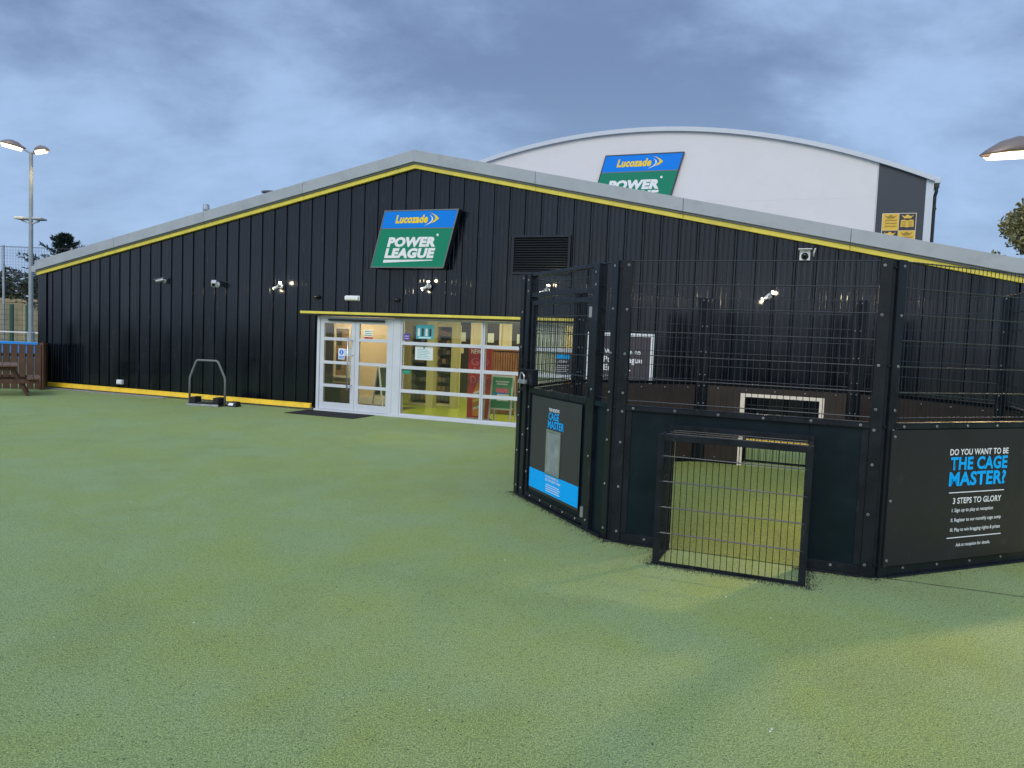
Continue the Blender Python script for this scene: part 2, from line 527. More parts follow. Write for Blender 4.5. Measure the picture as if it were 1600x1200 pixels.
class MB:
    def __init__(s):
        s.v, s.f = [], []

    def quad_faces(s, o, idx):
        s.f += [tuple(o + i for i in q) for q in idx]

    def box(s, x0, x1, y0, y1, z0, z1):
        o = len(s.v)
        s.v += [(x0, y0, z0), (x1, y0, z0), (x1, y1, z0), (x0, y1, z0), (x0, y0, z1), (x1, y0, z1), (x1, y1, z1), (x0, y1, z1)]
        s.quad_faces(o, [(0, 3, 2, 1), (4, 5, 6, 7), (0, 1, 5, 4), (1, 2, 6, 5), (2, 3, 7, 6), (3, 0, 4, 7)])
        return s

    def bar(s, a, b, w, t, upv=(0, 0, 1)):
        """box section from a to b, w across, t along upv-ish"""
        a, b = Vector(a), Vector(b)
        d = (b - a).normalized()
        u = Vector(upv)
        if abs(d.dot(u)) > 0.98:
            u = Vector((0, 1, 0))
        r = d.cross(u).normalized()
        u = r.cross(d)
        o = len(s.v)
        for p in (a, b):
            for i, j in ((-1, -1), (1, -1), (1, 1), (-1, 1)):
                s.v.append(tuple(p + r * (i * w / 2) + u * (j * t / 2)))
        s.quad_faces(o, [(0, 1, 2, 3), (7, 6, 5, 4), (0, 4, 5, 1), (1, 5, 6, 2), (2, 6, 7, 3), (3, 7, 4, 0)])
        return s

    def tube(s, pts, r, n=8, caps=True):
        pts = [Vector(p) for p in pts]
        rs = r if isinstance(r, (list, tuple)) else [r] * len(pts)
        o = len(s.v)
        prev = None
        for i, p in enumerate(pts):
            if i == 0:
                d = pts[1] - p
            elif i == len(pts) - 1:
                d = p - pts[i - 1]
            else:
                d = (pts[i + 1] - p).normalized() + (p - pts[i - 1]).normalized()
            d.normalize()
            if prev is None:
                u = Vector((0, 0, 1)) if abs(d.z) < 0.9 else Vector((1, 0, 0))
                a = d.cross(u).normalized()
            else:
                a = (prev - d * prev.dot(d)).normalized()
            prev = a
            b = d.cross(a)
            for k in range(n):
                t = 2 * PI * k / n
                s.v.append(tuple(p + (a * math.cos(t) + b * math.sin(t)) * rs[i]))
        for i in range(len(pts) - 1):
            for k in range(n):
                k2 = (k + 1) % n
                s.f.append((o + i * n + k, o + i * n + k2, o + (i + 1) * n + k2, o + (i + 1) * n + k))
        if caps:
            s.f.append(tuple(o + k for k in range(n))[::-1])
            s.f.append(tuple(o + (len(pts) - 1) * n + k for k in range(n)))
        return s

    def prism(s, poly, y0, y1):
        """polygon in (x,z), extruded along y"""
        o = len(s.v)
        n = len(poly)
        s.v += [(x, y0, z) for x, z in poly] + [(x, y1, z) for x, z in poly]
        s.f.append(tuple(range(o, o + n)))
        s.f.append(tuple(range(o + 2 * n - 1, o + n - 1, -1)))
        for i in range(n):
            j = (i + 1) % n
            s.f.append((o + j, o + i, o + n + i, o + n + j))
        return s

    def lathe(s, prof, n=12, c=(0, 0, 0), axis='z'):
        """prof: list of (r, h)"""
        o = len(s.v)
        for r, h in prof:
            for k in range(n):
                t = 2 * PI * k / n
                a, b = r * math.cos(t), r * math.sin(t)
                p = {'z': (a, b, h), 'y': (a, h, b), 'x': (h, a, b)}[axis]
                s.v.append((p[0] + c[0], p[1] + c[1], p[2] + c[2]))
        for i in range(len(prof) - 1):
            for k in range(n):
                k2 = (k + 1) % n
                s.f.append((o + i * n + k, o + i * n + k2, o + (i + 1) * n + k2, o + (i + 1) * n + k))
        s.f.append(tuple(o + k for k in range(n))[::-1])
        s.f.append(tuple(o + (len(prof) - 1) * n + k for k in range(n)))
        return s

    def mesh(s, name, m, smooth=False):
        me = bpy.data.meshes.new(name)
        me.from_pydata(s.v, [], s.f)
        me.update()
        if m is not None:
            me.materials.append(m)
        if smooth:
            me.polygons.foreach_set('use_smooth', [True] * len(me.polygons))
        return me

    def build(s, name, m, parent=None, bevel=0.0, smooth=False, loc=None, rz=None, seg=2):
        return obj(name, s.mesh(name, m, smooth), parent, bevel, loc, rz, seg)


def obj(name, me, parent=None, bevel=0.0, loc=None, rz=None, seg=2):
    o = bpy.data.objects.new(name, me)
    COL.objects.link(o)
    o.parent = parent
    if loc is not None:
        o.location = loc
    if rz is not None:
        o.rotation_euler.z = rz
    if bevel:
        md = o.modifiers.new('bevel', 'BEVEL')
        md.width = bevel
        md.segments = seg
        md.limit_method = 'ANGLE'
        md.angle_limit = R(40)
    return o


def tag(o, label, cat, group=None, kind=None):
    if label:
        o['label'] = label
    if cat:
        o['category'] = cat
    if group:
        o['group'] = group
    if kind:
        o['kind'] = kind
    return o


def thing(name, label, cat, loc=(0, 0, 0), rz=0.0, group=None):
    o = bpy.data.objects.new(name, None)
    o.empty_display_size = 0.2
    COL.objects.link(o)
    o.location = loc
    o.rotation_euler.z = rz
    return tag(o, label, cat, group)


def poly_obj(name, poly, y0, y1, m, parent, bevel=0.0):
    return MB().prism(poly, y0, y1).build(name, m, parent, bevel)


def text(body, x0, x1, z0, z1, y, m, parent, name='lettering', bold=0.0, shear=0.0, depth=0.002, shape=None):
    """lettering fitted to a rectangle of the local x/z plane, facing -y; shape maps (x,z) to a new x"""
    cu = bpy.data.curves.new('t', 'FONT')
    cu.body = body
    cu.size = 1.0
    cu.offset = bold
    cu.shear = shear
    cu.resolution_u = 3
    cu.extrude = 0.0
    cu.space_character = 1.0 + bold * 1.2
    to = bpy.data.objects.new('t', cu)
    COL.objects.link(to)
    bpy.context.view_layer.update()
    dg = bpy.context.evaluated_depsgraph_get()
    me = bpy.data.meshes.new_from_object(to.evaluated_get(dg))
    bpy.data.objects.remove(to)
    bpy.data.curves.remove(cu)
    xs = [v.co.x for v in me.vertices]
    ys = [v.co.y for v in me.vertices]
    ax, bx, ay, by = min(xs), max(xs), min(ys), max(ys)
    for v in me.vertices:
        x = x0 + (v.co.x - ax) / (bx - ax) * (x1 - x0)
        z = z0 + (v.co.y - ay) / (by - ay) * (z1 - z0)
        if shape:
            x = shape(x, z)
        v.co = (x, y, z)
    me.materials.clear()
    me.materials.append(m)
    me.update()
    return obj(name, me, parent)


# ------------------------------------------------------------------ ground
gmb = MB()
gmb.v = [(-600, -300, -0.03), (600, -300, -0.03), (600, 900, -0.03), (-600, 900, -0.03)]
gmb.f = [(0, 1, 2, 3)]
tag(gmb.build('ground', M['ground']), None, None, kind='structure')
tmb = MB()
tmb.v = [(-16.5, -12, 0), (26, -12, 0), (26, 16, 0), (-16.5, 24, 0)]
tmb.f = [(0, 1, 2, 3)]
turf = tag(tmb.build('turf', TURF), None, None, kind='structure')

# wall frame: local x along the front wall, y into the building
WA, WX, WY = -0.36642, -6.0578, 17.3646
ca, sa_ = math.cos(WA), math.sin(WA)


def wpt(s, y, z):
    return (WX + s * ca - y * sa_, WY + s * sa_ + y * ca, z)


# seam between two turf rolls, beside the cage
smb = MB()
sp = []
random.seed(3)
for i in range(41):
    u = i / 40 * 5.0
    sp.append((3.0 + u * 0.937, 5.872 - u * 0.350, 0.003 + random.uniform(0, .001), 0.0045 + random.uniform(-.0018, .0022)))
for x, y, z, w in sp:
    smb.v += [(x - .35 * w, y - .94 * w, z), (x + .35 * w, y + .94 * w, z)]
smb.f = [(2 * i, 2 * i + 2, 2 * i + 3, 2 * i + 1) for i in range(40)]
smb.build('turf_seam', M['crumb'], turf)

# ------------------------------------------------------------------ clubhouse
APEX_S, APEX_Z, SLOPE = 4.184, 5.185, 0.2061
S_L, S_R = -6.85, 15.2
OP0, OP1, OPZ = 1.80, 7.76, 2.10       # entrance opening


def rake(s):
    return APEX_Z - SLOPE * abs(s - APEX_S)


club = thing('clubhouse', 'low black clad clubhouse with pitched gable and glazed entrance', 'building', wpt(0, 0, 0), WA)

# cladding panels with recessed joints
PROF = [(0.0, 0.0), (0.006, -0.006), (0.016, -0.006), (0.022, 0.0), (0.080, 0.0), (0.088, -0.007), (0.100, -0.007), (0.108, 0.0),
        (0.175, 0.0), (0.183, -0.007), (0.195, -0.007), (0.203, 0.0), (0.266, 0.0), (0.272, -0.006), (0.283, -0.005),
        (0.295, 0.020), (0.322, 0.020), (0.3333, 0.0)]
i0 = -20
while i0 < 45:
    s0 = i0 / 3.0
    pts = [(s0 + u, d) for u, d in PROF]
    if i0 == -20:
        pts = [(max(u, -6.55), d) for u, d in pts if u > -6.60]
    mb = MB()
    inside = s0 > OP0 - 0.30 and s0 < OP1 - 0.05
    zb = 2.20 if inside else 0.145
    jit = random.uniform(-.0015, .0015)
    for u, d in pts:
        mb.v += [(u, d + jit, zb), (u, d + jit, rake(u) + 0.02)]
    mb.f = [(2 * k, 2 * k + 2, 2 * k + 3, 2 * k + 1) for k in range(len(pts) - 1)]
    mb.build('cladding_panel', M['clad'], club)
    if inside and s0 < OP0:
        # sliver of wall left of the door frame
        mb = MB()
        for u, d in [p for p in pts if p[0] < OP0 - 0.0]:
            mb.v += [(u, d + jit, 0.145), (u, d + jit, 2.199)]
        mb.f = [(2 * k, 2 * k + 2, 2 * k + 3, 2 * k + 1) for k in range(len(mb.v) // 2 - 1)]
        mb.build('cladding_panel', M['clad'], club)
    i0 += 1
sc_ = MB()
for i in range(-19, 45):
    for z in (1.15, 2.05, 2.95, 3.9):
        for du in (.05, .24):
            u = i / 3.0 + du
            if z > rake(u) - .15 or (OP0 - .1 < u < OP1 + .1 and z < 2.3):
                continue
            sc_.lathe([(.007, .0), (.007, -.004), (.003, -.006)], 6, (u, -.0015, z + random.uniform(-.004, .004)), 'y')
sc_.build('cladding_screws', M['black'], club)['kind'] = 'stuff'
# corner flashings
for a, b in ((S_L, -6.552), (15.002, S_R)):
    poly_obj('corner_flashing', [(a, 0.12), (b, 0.12), (b, rake(b) + .02), (a, rake(a) + .02)], -0.035, 0.03, M['clad'], club, 0.004)
# structural wall behind the cladding
mb = MB()
mb.prism([(S_L, 0), (OP0 - .03, 0), (OP0 - .03, rake(OP0) + .1), (S_L, rake(S_L) + .1)], 0.06, 0.2)
mb.prism([(OP0 - .03, 2.14), (OP1 + .03, 2.14), (OP1 + .03, rake(OP1) + .1), (APEX_S, APEX_Z + .1), (OP0 - .03, rake(OP0) + .1)], 0.06, 0.2)
mb.prism([(OP1 + .03, 0), (S_R, 0), (S_R, rake(S_R) + .1), (OP1 + .03, rake(OP1) + .1)], 0.06, 0.2)
mb.build('front_wall', M['clad_back'], club)
MB().box(S_L, S_L + .15, 0.21, 13.8, 0, rake(S_L) + .1).build('side_wall', M['clad'], club)
MB().box(S_R - .15, S_R, 0.21, 13.8, 0, rake(S_R) + .1).build('side_wall', M['clad'], club)
poly_obj('back_wall', [(S_L, 0), (S_R, 0), (S_R, rake(S_R) + .1), (APEX_S, APEX_Z + .1), (S_L, rake(S_L) + .1)], 13.81, 13.95, M['clad'], club)
# roof sheets
for a, b in ((S_L - .02, APEX_S), (APEX_S, S_R + .02)):
    poly_obj('roof_sheet', [(a, rake(a) + .26), (b, rake(b) + .26), (b, rake(b) + .32), (a, rake(a) + .32)], 0.0, 14.1, M['roof'], club)


# barge boards: yellow strip, shadow gap, grey fascia, in lengths
def slope_piece(name, a, b, lo, hi, y0, y1, m, bevel=0.0):
    return poly_obj(name, [(a, rake(a) + lo), (b, rake(b) + lo), (b, rake(b) + hi), (a, rake(a) + hi)], y0, y1, m, club, bevel)


segs = [S_L, -4.1, -1.3, 1.45, APEX_S, 6.85, 9.7, 12.5, S_R]
for a, b in zip(segs[:-1], segs[1:]):
    g = 0.0035
    e0 = 0 if a == APEX_S else g
    e1 = 0 if b == APEX_S else g
    slope_piece('yellow_rake_trim', a + e0, b - e1, 0.0, 0.088, -0.075, -0.01, M['yellow'], 0.004)
    slope_piece('shadow_strip', a + e0, b - e1, 0.091, 0.125, -0.10, 0.0, M['sign_edge'])
    slope_piece('fascia_panel', a + e0, b - e1, 0.127, 0.365, -0.135, -0.005, M['fascia'], 0.004)
# gutter end box at the left eave
MB().box(S_L - .17, S_L - .005, -.10, 13.9, rake(S_L) + .08, rake(S_L) + .24).build('gutter', M['fascia'], club, 0.01)

# plinth and yellow kickboard along the foot of the wall
for a, b in ((S_L + .12, OP0 - .06), (OP1 + .06, S_R)):
    MB().box(a, b, -0.02, 0.05, -0.02, 0.06).build('plinth', M['plinth'], club)
    n = max(1, round((b - a) / 2.8))
    for k in range(n):
        x0, x1 = a + (b - a) * k / n + .003, a + (b - a) * (k + 1) / n - .003
        mb = MB()
        prof = [(-0.012, 0.150), (-0.07, 0.125), (-0.085, 0.045), (-0.012, 0.038)]
        o = len(mb.v)
        mb.v += [(x0, y, z) for y, z in prof] + [(x1, y, z) for y, z in prof]
        mb.f = [(0, 1, 5, 4), (1, 2, 6, 5), (2, 3, 7, 6), (3, 0, 4, 7), (3, 2, 1, 0), (4, 5, 6, 7)]
        mb.build('yellow_kickboard', M['yellow_base'], club)
mb = MB()
for k in range(14):
    a = S_L + .34 + k * .30
    mb.box(a, a + .292, -.26, -.09, -.02, 0.022)
mb.build('edging_kerb', M['plinth'], club, 0.004)

# entrance: canopy trim, frames, doors, windows
MB().box(1.48, 7.82, -0.16, 0.0, 2.135, 2.190).build('canopy_trim', M['yellow'], club, 0.006)
MB().box(1.50, 7.80, -0.13, 0.03, 2.098, 2.134).build('canopy_soffit', M['sign_box'], club)


def rect_frame(x0, x1, z0, z1, w, y0, y1):
    return MB().box(x0, x0 + w, y0, y1, z0, z1).box(x1 - w, x1, y0, y1, z0, z1).box(x0 + w, x1 - w, y0, y1, z0, z0 + w).box(x0 + w, x1 - w, y0, y1, z1 - w, z1)


MB().box(1.80, 7.76, -0.03, 0.12, 0.0, 0.045).build('threshold', M['alu'], club, 0.004)
df = MB().box(1.83, 1.90, 0.0, 0.12, .046, 2.09).box(3.70, 3.745, 0.0, 0.12, .046, 2.09).box(1.90, 3.70, 0.0, 0.12, 2.035, 2.09)
df.build('door_frame', M['alu'], club, 0.004)
ZT = [(1.565, 1.635), (1.05, 1.115), (0.54, 0.605)]
for side, (x0, x1) in enumerate(((1.905, 2.800), (2.806, 3.695))):
    st = 0.10
    d = MB().box(x0, x0 + st, .02, .075, .05, 2.03).box(x1 - st, x1, .02, .075, .05, 2.03).box(x0 + st, x1 - st, .02, .075, .05, .20).box(x0 + st, x1 - st, .02, .075, 1.945, 2.03)
    leaf = d.build('door', M['alu'], club, 0.003)
    zz = [.20] + [v for p in ZT[::-1] for v in p] + [1.945]
    for a, b in ZT:
        MB().box(x0 + st, x1 - st, .018, .077, a, b).build('transom', M['alu'], leaf, 0.003)
    for k in range(0, 8, 2):
        MB().box(x0 + st, x1 - st, .045, .051, zz[k], zz[k + 1]).build('pane', M['pane'], leaf)
    hx = x1 - .055 if side == 0 else None
    if hx:
        MB().tube([(hx - .065, -.075, .50), (hx - .065, -.075, 1.66)], .016, 10).tube([(hx - .065, -.075, 1.58), (hx, -.075, 1.58), (hx, .02, 1.58)], .010, 8).tube([(hx - .065, -.075, .60), (hx, -.075, .60), (hx, .02, .60)], .010, 8).build('handle', M['steel'], leaf, smooth=True)
        MB().lathe([(.022, 0), (.022, -.012), (.012, -.016)], 12, (x1 - .05, .02, 1.27), 'y').build('lock', M['steel'], leaf)
MB().box(2.13, 3.54, -.035, .0, 1.995, 2.04).build('door_sensor', M['black'], club, 0.006)
MB().box(3.748, 3.93, .0, .13, .046, 2.09).build('pillar', M['alu'], club, 0.004)

for wi, (x0, x1) in enumerate(((3.932, 5.817), (5.825, 7.735))):
    w = rect_frame(x0, x1, .046, 2.09, .035, .01, .11).build('window', M['alu'], club, 0.003)
    zz = [.081] + [v for p in ((.53, .60), (1.03, 1.10), (1.54, 1.61)) for v in p] + [2.055]
    for a, b in ((.53, .60), (1.03, 1.10), (1.54, 1.61)):
        MB().box(x0 + .035, x1 - .035, .005, .112, a, b).build('transom', M['alu'], w, 0.003)
    for k in range(0, 8, 2):
        MB().box(x0 + .035, x1 - .035, .058, .064, zz[k], zz[k + 1]).build('pane', M['tint'], w)

# louvre vent
lv = rect_frame(6.40, 7.60, 3.03, 3.79, .045, -.075, -.008).build('louvre_vent', M['clad'], club, 0.003)
MB().box(6.44, 7.56, -.012, -.008, 3.07, 3.75).build('backing', M['clad_back'], lv)
for k in range(14):
    z = 3.085 + k * .0475
    mb = MB()
    mb.v = [(6.445, -.065, z), (7.555, -.065, z), (7.555, -.068, z + .006), (6.445, -.068, z + .006), (6.445, -.015, z + .034), (7.555, -.015, z + .034), (7.555, -.015, z + .040), (6.445, -.015, z + .040)]
    mb.f = [(0, 1, 2, 3), (3, 2, 6, 7), (0, 4, 5, 1), (4, 7, 6, 5)]
    mb.build('slat', M['louvre'], lv)

# interior of the lobby
LZ = 2.62
LX0, LX1, LY = -2.2, 8.6, 5.6
MB().box(LX0, LX1, .21, LY, -.02, .012).build('lobby_floor', M['olive_floor'], club)
MB().box(LX0, 3.30, .14, 1.94, .013, .02).build('lobby_matting', M['grey_floor'], club)
MB().box(LX0, LX1, .21, LY, LZ, LZ + .05).build('lobby_ceiling', M['cream'], club)
MB().box(LX0 - .1, LX0, .21, LY, 0, LZ).build('lobby_wall', M['cream'], club)
MB().box(LX1, LX1 + .1, .21, LY, 0, LZ).build('lobby_wall', M['cream'], club)
MB().box(LX0, LX1, LY, LY + .1, 0, LZ).build('lobby_wall', M['cream'], club)
MB().box(LX0, 2.62, 1.95, 2.05, .012, LZ).build('vestibule_wall', M['peach'], club)
MB().box(1.47, 2.62, 1.925, 1.949, .02, .20).build('skirting_board', M['skirt'], club)
MB().box(3.42, 3.60, 2.2, 2.38, .012, LZ).build('lobby_column', M['olive_col'], club)
MB().box(3.92, 4.08, 2.5, 2.66, .012, LZ).build('lobby_column', M['olive_col'], club)
for x0 in (2.55, 3.42, 4.30, 5.05):
    y = LY - .01
    dd = MB().box(x0, x0 + .50, y - .03, y, .02, 2.20).build('lobby_door', M['dark_door'], club)
    rect_frame(x0 - .07, x0 + .57, .02, 2.27, .07, y - .04, y + .005).build('architrave', M['skirt'], dd)
    MB().box(x0 + .15, x0 + .34, y - .034, y - .031, 1.62, 1.88).build('notice', M['paper'], dd)
    MB().box(x0 + .20, x0 + .29, y - .034, y - .031, 1.28, 1.44).build('notice', M['cream'], dd)
for x0, y0 in ((1.2, .8), (4.4, 1.0), (6.6, 1.0), (3.0, 3.9), (5.6, 3.9)):
    cl_ = MB().box(x0, x0 + 1.2, y0, y0 + .3, LZ - .03, LZ - .002).build('ceiling_light', M['ceil_light'], club)
    ld = bpy.data.lights.new('lobby_lamp', 'AREA')
    ld.energy = 38
    ld.color = (1.0, 0.88, 0.67)
    ld.shape = 'RECTANGLE'
    ld.size, ld.size_y = 1.1, .28
    lo = bpy.data.objects.new('lobby_lamp', ld)
    COL.objects.link(lo)
    lo.parent = cl_
    lo.location = (x0 + .6, y0 + .15, LZ - .05)

# things in the lobby
t = thing('display_cabinet', 'dark tall cabinet standing behind the left door leaf', 'cabinet', wpt(.60, 1.45, .021), WA)
MB().box(0, .36, 0, .45, 0, 1.95).build('carcass', M['dark_door'], t, .005)
for k in range(3):
    MB().box(.04, .32, -.012, -.002, .15 + k * .6, .68 + k * .6).build('door_panel', M['black'], t, .004)
MB().box(.15, .21, -.018, -.0125, 1.25, 1.42).build('card', M['paper'], t)
t = thing('cork_noticeboard', 'framed brown noticeboard seen through the left door leaf', 'noticeboard', wpt(.98, 1.91, .62), WA)
MB().box(.05, .43, 0, .02, .05, 1.21).build('board', M['cork'], t)
rect_frame(0, .48, 0, 1.26, .05, -.015, .03).build('frame', M['skirt'], t, .003)
for k, (a, b, c, d) in enumerate(((.08, .22, .8, 1.15), (.26, .40, .7, 1.1), (.08, .22, .2, .6), (.26, .40, .15, .5))):
    MB().box(a, b, -.004, -.001, c, d).build('notice', M['cork'] if k % 2 else M['rack'], t)
t = thing('low_bin', 'low dark box on the mat behind the left door leaf', 'box', wpt(.95, 1.35, .021), WA)
MB().box(0, .62, 0, .40, 0, .46).build('body', M['dark_door'], t, .006)
MB().box(-.01, .63, -.01, .41, .461, .485).build('lid', M['black'], t, .004)
for q, (sx, y, lab) in enumerate(((2.66, 2.7, 'left dark goods rack with rows of small packets in the lobby'), (3.62, 2.9, 'right dark goods rack with rows of small packets in the lobby'))):
    t = thing('goods_rack', lab, 'rack', wpt(sx - .35 * q, y, .012), WA, 'goods racks in the lobby')
    rect_frame(0, .56, 0, 2.02, .05, 0, .35).build('frame', M['cream'], t)
    MB().box(.05, .51, .30, .34, .05, 1.97).build('back_panel', M['rack'], t)
    for k in range(8):
        z = .12 + k * .23
        sh = MB().box(.05, .51, .06, .29, z, z + .018).build('shelf', M['rack'], t)
        for j in range(4):
            h = random.uniform(.09, .15)
            MB().box(.06 + j * .115, .160 + j * .115, .08, .2, z + .019, z + .019 + h).build('packet', random.choice([M['dark_door'], M['rack'], M['cork'], M['sign_edge']]), sh)
t = thing('reception_counter', 'brown slatted reception counter behind the right window', 'counter', wpt(5.05, 2.0, .012), WA)
MB().box(0, 2.3, .03, .6, 0, 1.46).build('body', M['dark_door'], t)
for k in range(38):
    MB().box(.01 + k * .06, .055 + k * .06, 0, .029, .02, 1.44).build('slat', M['slat_wood'], t)
MB().box(-.03, 2.33, -.03, .63, 1.461, 1.50).build('worktop', M['slat_wood'], t, .004)


def drinks_banner(loc, w, h, lab):
    t = thing('drinks_banner', lab, 'banner', loc, WA)
    MB().box(0, w, 0, .02, .06, h).build('print', M['red'], t, .002)
    MB().box(-.02, w + .02, -.05, .08, 0, .06).build('base', M['galv'], t, .01)
    text('NEW', .06, w * .55, h - .16, h - .06, -.004, M['white_print'], t, bold=.02)
    for k in range(3):
        text(('GO', 'ALL', 'DAY')[k], .06, w - .05, h - .40 - k * .19, h - .24 - k * .19, -.004, M['pink'], t, bold=.03)
    # bottle picture on the print
    bx = w * .52
    poly_obj('bottle_picture', [(bx - .14, .10), (bx + .14, .10), (bx + .16, .55), (bx + .07, .74), (bx + .06, .84), (bx - .06, .84), (bx - .07, .74), (bx - .16, .55)], -.004, -.001, M['orange'], t)
    for k in range(3):
        z = .22 + k * .16
        poly_obj('bottle_stripe', [(bx - .13, z), (bx + .13, z + .11), (bx + .13, z + .16), (bx - .13, z + .05)], -.007, -.0045, M['white_print'] if k % 2 == 0 else M['yellow'], t)
    return t


drinks_banner(wpt(5.31, .46, .012), .53, 1.56, 'tall red drinks banner behind the window mullion')


def a_board(loc, rz, w, h, face, edge, lab, lean=.22):
    t = thing('a_board', lab, 'sign', loc, rz, 'folding boards in the entrance')
    for sgn in (-1, 1):
        o = MB()
        for x in (0, w - .035):
            o.bar((x + .0175, sgn * lean, 0), (x + .0175, sgn * .015, h), .035, .025, (0, 1, 0))
        o.bar((0.035, sgn * .017, h - .02), (w - .035, sgn * .017, h - .02), .03, .03)
        z0 = h * .30
        y0 = sgn * (lean - (lean - .015) * z0 / h)
        o.bar((.035, y0, z0), (w - .035, y0, z0), .03, .03)
        fr = o.build('leg_frame', edge, t)
        y1 = sgn * (lean - (lean - .015) * (h - .04) / h)
        mb = MB()
        mb.v = [(.036, y0, z0 + .016), (w - .036, y0, z0 + .016), (w - .036, y1, h - .036), (.036, y1, h - .036)]
        mb.v += [(x, y + .008, z) for x, y, z in mb.v]
        mb.f = [(0, 1, 2, 3), (7, 6, 5, 4), (0, 4, 5, 1), (1, 5, 6, 2), (2, 6, 7, 3), (3, 7, 4, 0)]
        mb.build('board', face, t)
    return t


ab = a_board(wpt(5.87, .45, .012), WA, .50, .98, M['green_poster'], M['alu'], 'green poster board on white legs behind the right window', .16)
for k, (a, b, c, d, mm) in enumerate(((.10, .40, .84, .87, 'white_print'), (.13, .37, .79, .82, 'white_print'), (.12, .40, .62, .72, 'pink'), (.10, .36, .50, .63, 'sign_blue'), (.16, .42, .46, .60, 'white_print'))):
    zc_ = (c + d) / 2
    yy = -(.16 - .145 * zc_ / .98) - .012
    mb = MB()
    sl = .145 / .98
    mb.v = [(a, yy + sl * (c - zc_), c), (b, yy + sl * (c - zc_), c), (b, yy + sl * (d - zc_), d), (a, yy + sl * (d - zc_), d)]
    mb.f = [(0, 1, 2, 3)]
    o = mb.build('poster_print', M[mm], ab)
    o.location.y = -.001 * k
a_board(wpt(2.72, 1.12, .021), WA + R(62), .55, .98, M['slate'], M['alu'], 'black folding chalkboard behind the right door leaf', .24)
t = thing('wall_notice', 'small white and red notice on the cream vestibule wall', 'notice', wpt(1.80, 1.946, 1.60), WA)
MB().box(0, .26, -.006, 0, .06, .24).build('sheet', M['paper'], t)
MB().box(.03, .26, -.006, 0, -.02, .05).build('red_strip', M['red'], t)
for k in range(3):
    MB().box(.03, .23, -.009, -.0065, .09 + k * .05, .105 + k * .05).build('print_line', M['sign_blue'], t)


# stickers and posters fixed to the glass
def flat(name, lab, cat, s0, s1, z0, z1, m, y=.050, group=None):
    t = thing(name, lab, cat, wpt(s0, y, z0), WA, group)
    MB().box(0, s1 - s0, -.003, 0, 0, z1 - z0).build('sheet', m, t)
    return t, s1 - s0, z1 - z0


t, w, h = flat('window_poster', 'teal photo poster in the top left window pane', 'poster', 4.27, 4.68, 1.68, 1.98, M['teal'])
for k in range(4):
    MB().box(.04 + k * .09, .09 + k * .09, -.005, -.0035, .06, .22).build('figure', M['dark_door'] if k % 2 else M['paper'], t)
MB().box(.06, .35, -.005, -.0035, .015, .04).build('print_line', M['paper'], t)
t, w, h = flat('window_notice', 'pale printed paper notice below the teal poster', 'notice', 4.26, 4.68, 1.24, 1.525, M['paper'])
for k in range(6):
    MB().box(.05, w - .06 - .04 * (k % 3), -.005, -.0035, .04 + k * .035, .048 + k * .035).build('print_line', M['teal'], t)
MB().box(w / 2 - .02, w / 2 + .02, -.005, -.0035, .245, .275).build('emblem', M['dark_door'], t)
t, w, h = flat('purple_sticker', 'small purple sticker at the left window edge', 'sticker', 3.985, 4.12, 1.64, 1.78, M['purple'])
for k in range(2):
    MB().box(.02, .115, -.005, -.0035, .03 + k * .05, .042 + k * .05).build('print_line', M['paper'], t)
t, w, h = flat('green_sticker', 'small teal green sticker below the second window bar', 'sticker', 3.985, 4.17, .93, 1.025, M['green_poster'])
MB().box(.03, .15, -.005, -.0035, .035, .06).build('print_line', M['teal'], t)
t, w, h = flat('fire_door_notice', 'blue and white door sign on the left door leaf', 'sign', 2.37, 2.53, 1.16, 1.40, M['white_print'], .040)
MB().lathe([(.055, -.006), (.055, -.0035)], 20, (.08, 0, .155), 'y').build('disc', M['sign_blue'], t)
MB().box(.072, .088, -.009, -.0065, .12, .19).build('symbol', M['white_print'], t)
MB().box(.015, .145, -.006, -.0035, .02, .075).build('text_band', M['sign_blue'], t)
text('PUSH', .03, .13, .032, .062, -.0075, M['white_print'], t, bold=.02)
t, w, h = flat('paper_notice', 'small white paper beside the blue door sign', 'notice', 2.535, 2.70, 1.24, 1.39, M['paper'], .040)
for k in range(4):
    MB().box(.02, .14 - .02 * (k % 2), -.005, -.0035, .025 + k * .03, .032 + k * .03).build('print_line', M['sign_blue'], t)
t = thing('vertical_blind', 'pale blue vertical blind in the last window, seen through the cage gate', 'blind', wpt(6.82, .115, .08), WA)
for k in range(9):
    o = MB().box(-.035, .035, -.0015, .0015, 0, 1.93).build('blind_slat', M['blind'], t, loc=(.03 + k * .078, 0, 0), rz=R(18))
MB().box(0, .70, -.02, .02, 1.932, 1.965).build('head_rail', M['alu'], t)
t, w, h = flat('offer_poster', 'dark poster with cyan heading in the last window pane', 'poster', 7.38, 7.69, 1.05, 1.50, M['brown_print'], .050)
MB().box(.0, .27, -.005, -.0035, .36, .44).build('heading', M['cyan'], t)
text('JOIN', .02, .22, .27, .33, -.0045, M['white_print'], t, bold=.02)
for k in range(5):
    MB().box(.02, .25 - .03 * (k % 2), -.005, -.0035, .07 + k * .038, .08 + k * .038).build('print_line', M['paper'], t)
MB().box(.0, .09, -.005, -.0035, .0, .05).build('emblem', M['cyan'], t)

# ------------------------------------------------------------------ sponsor signs


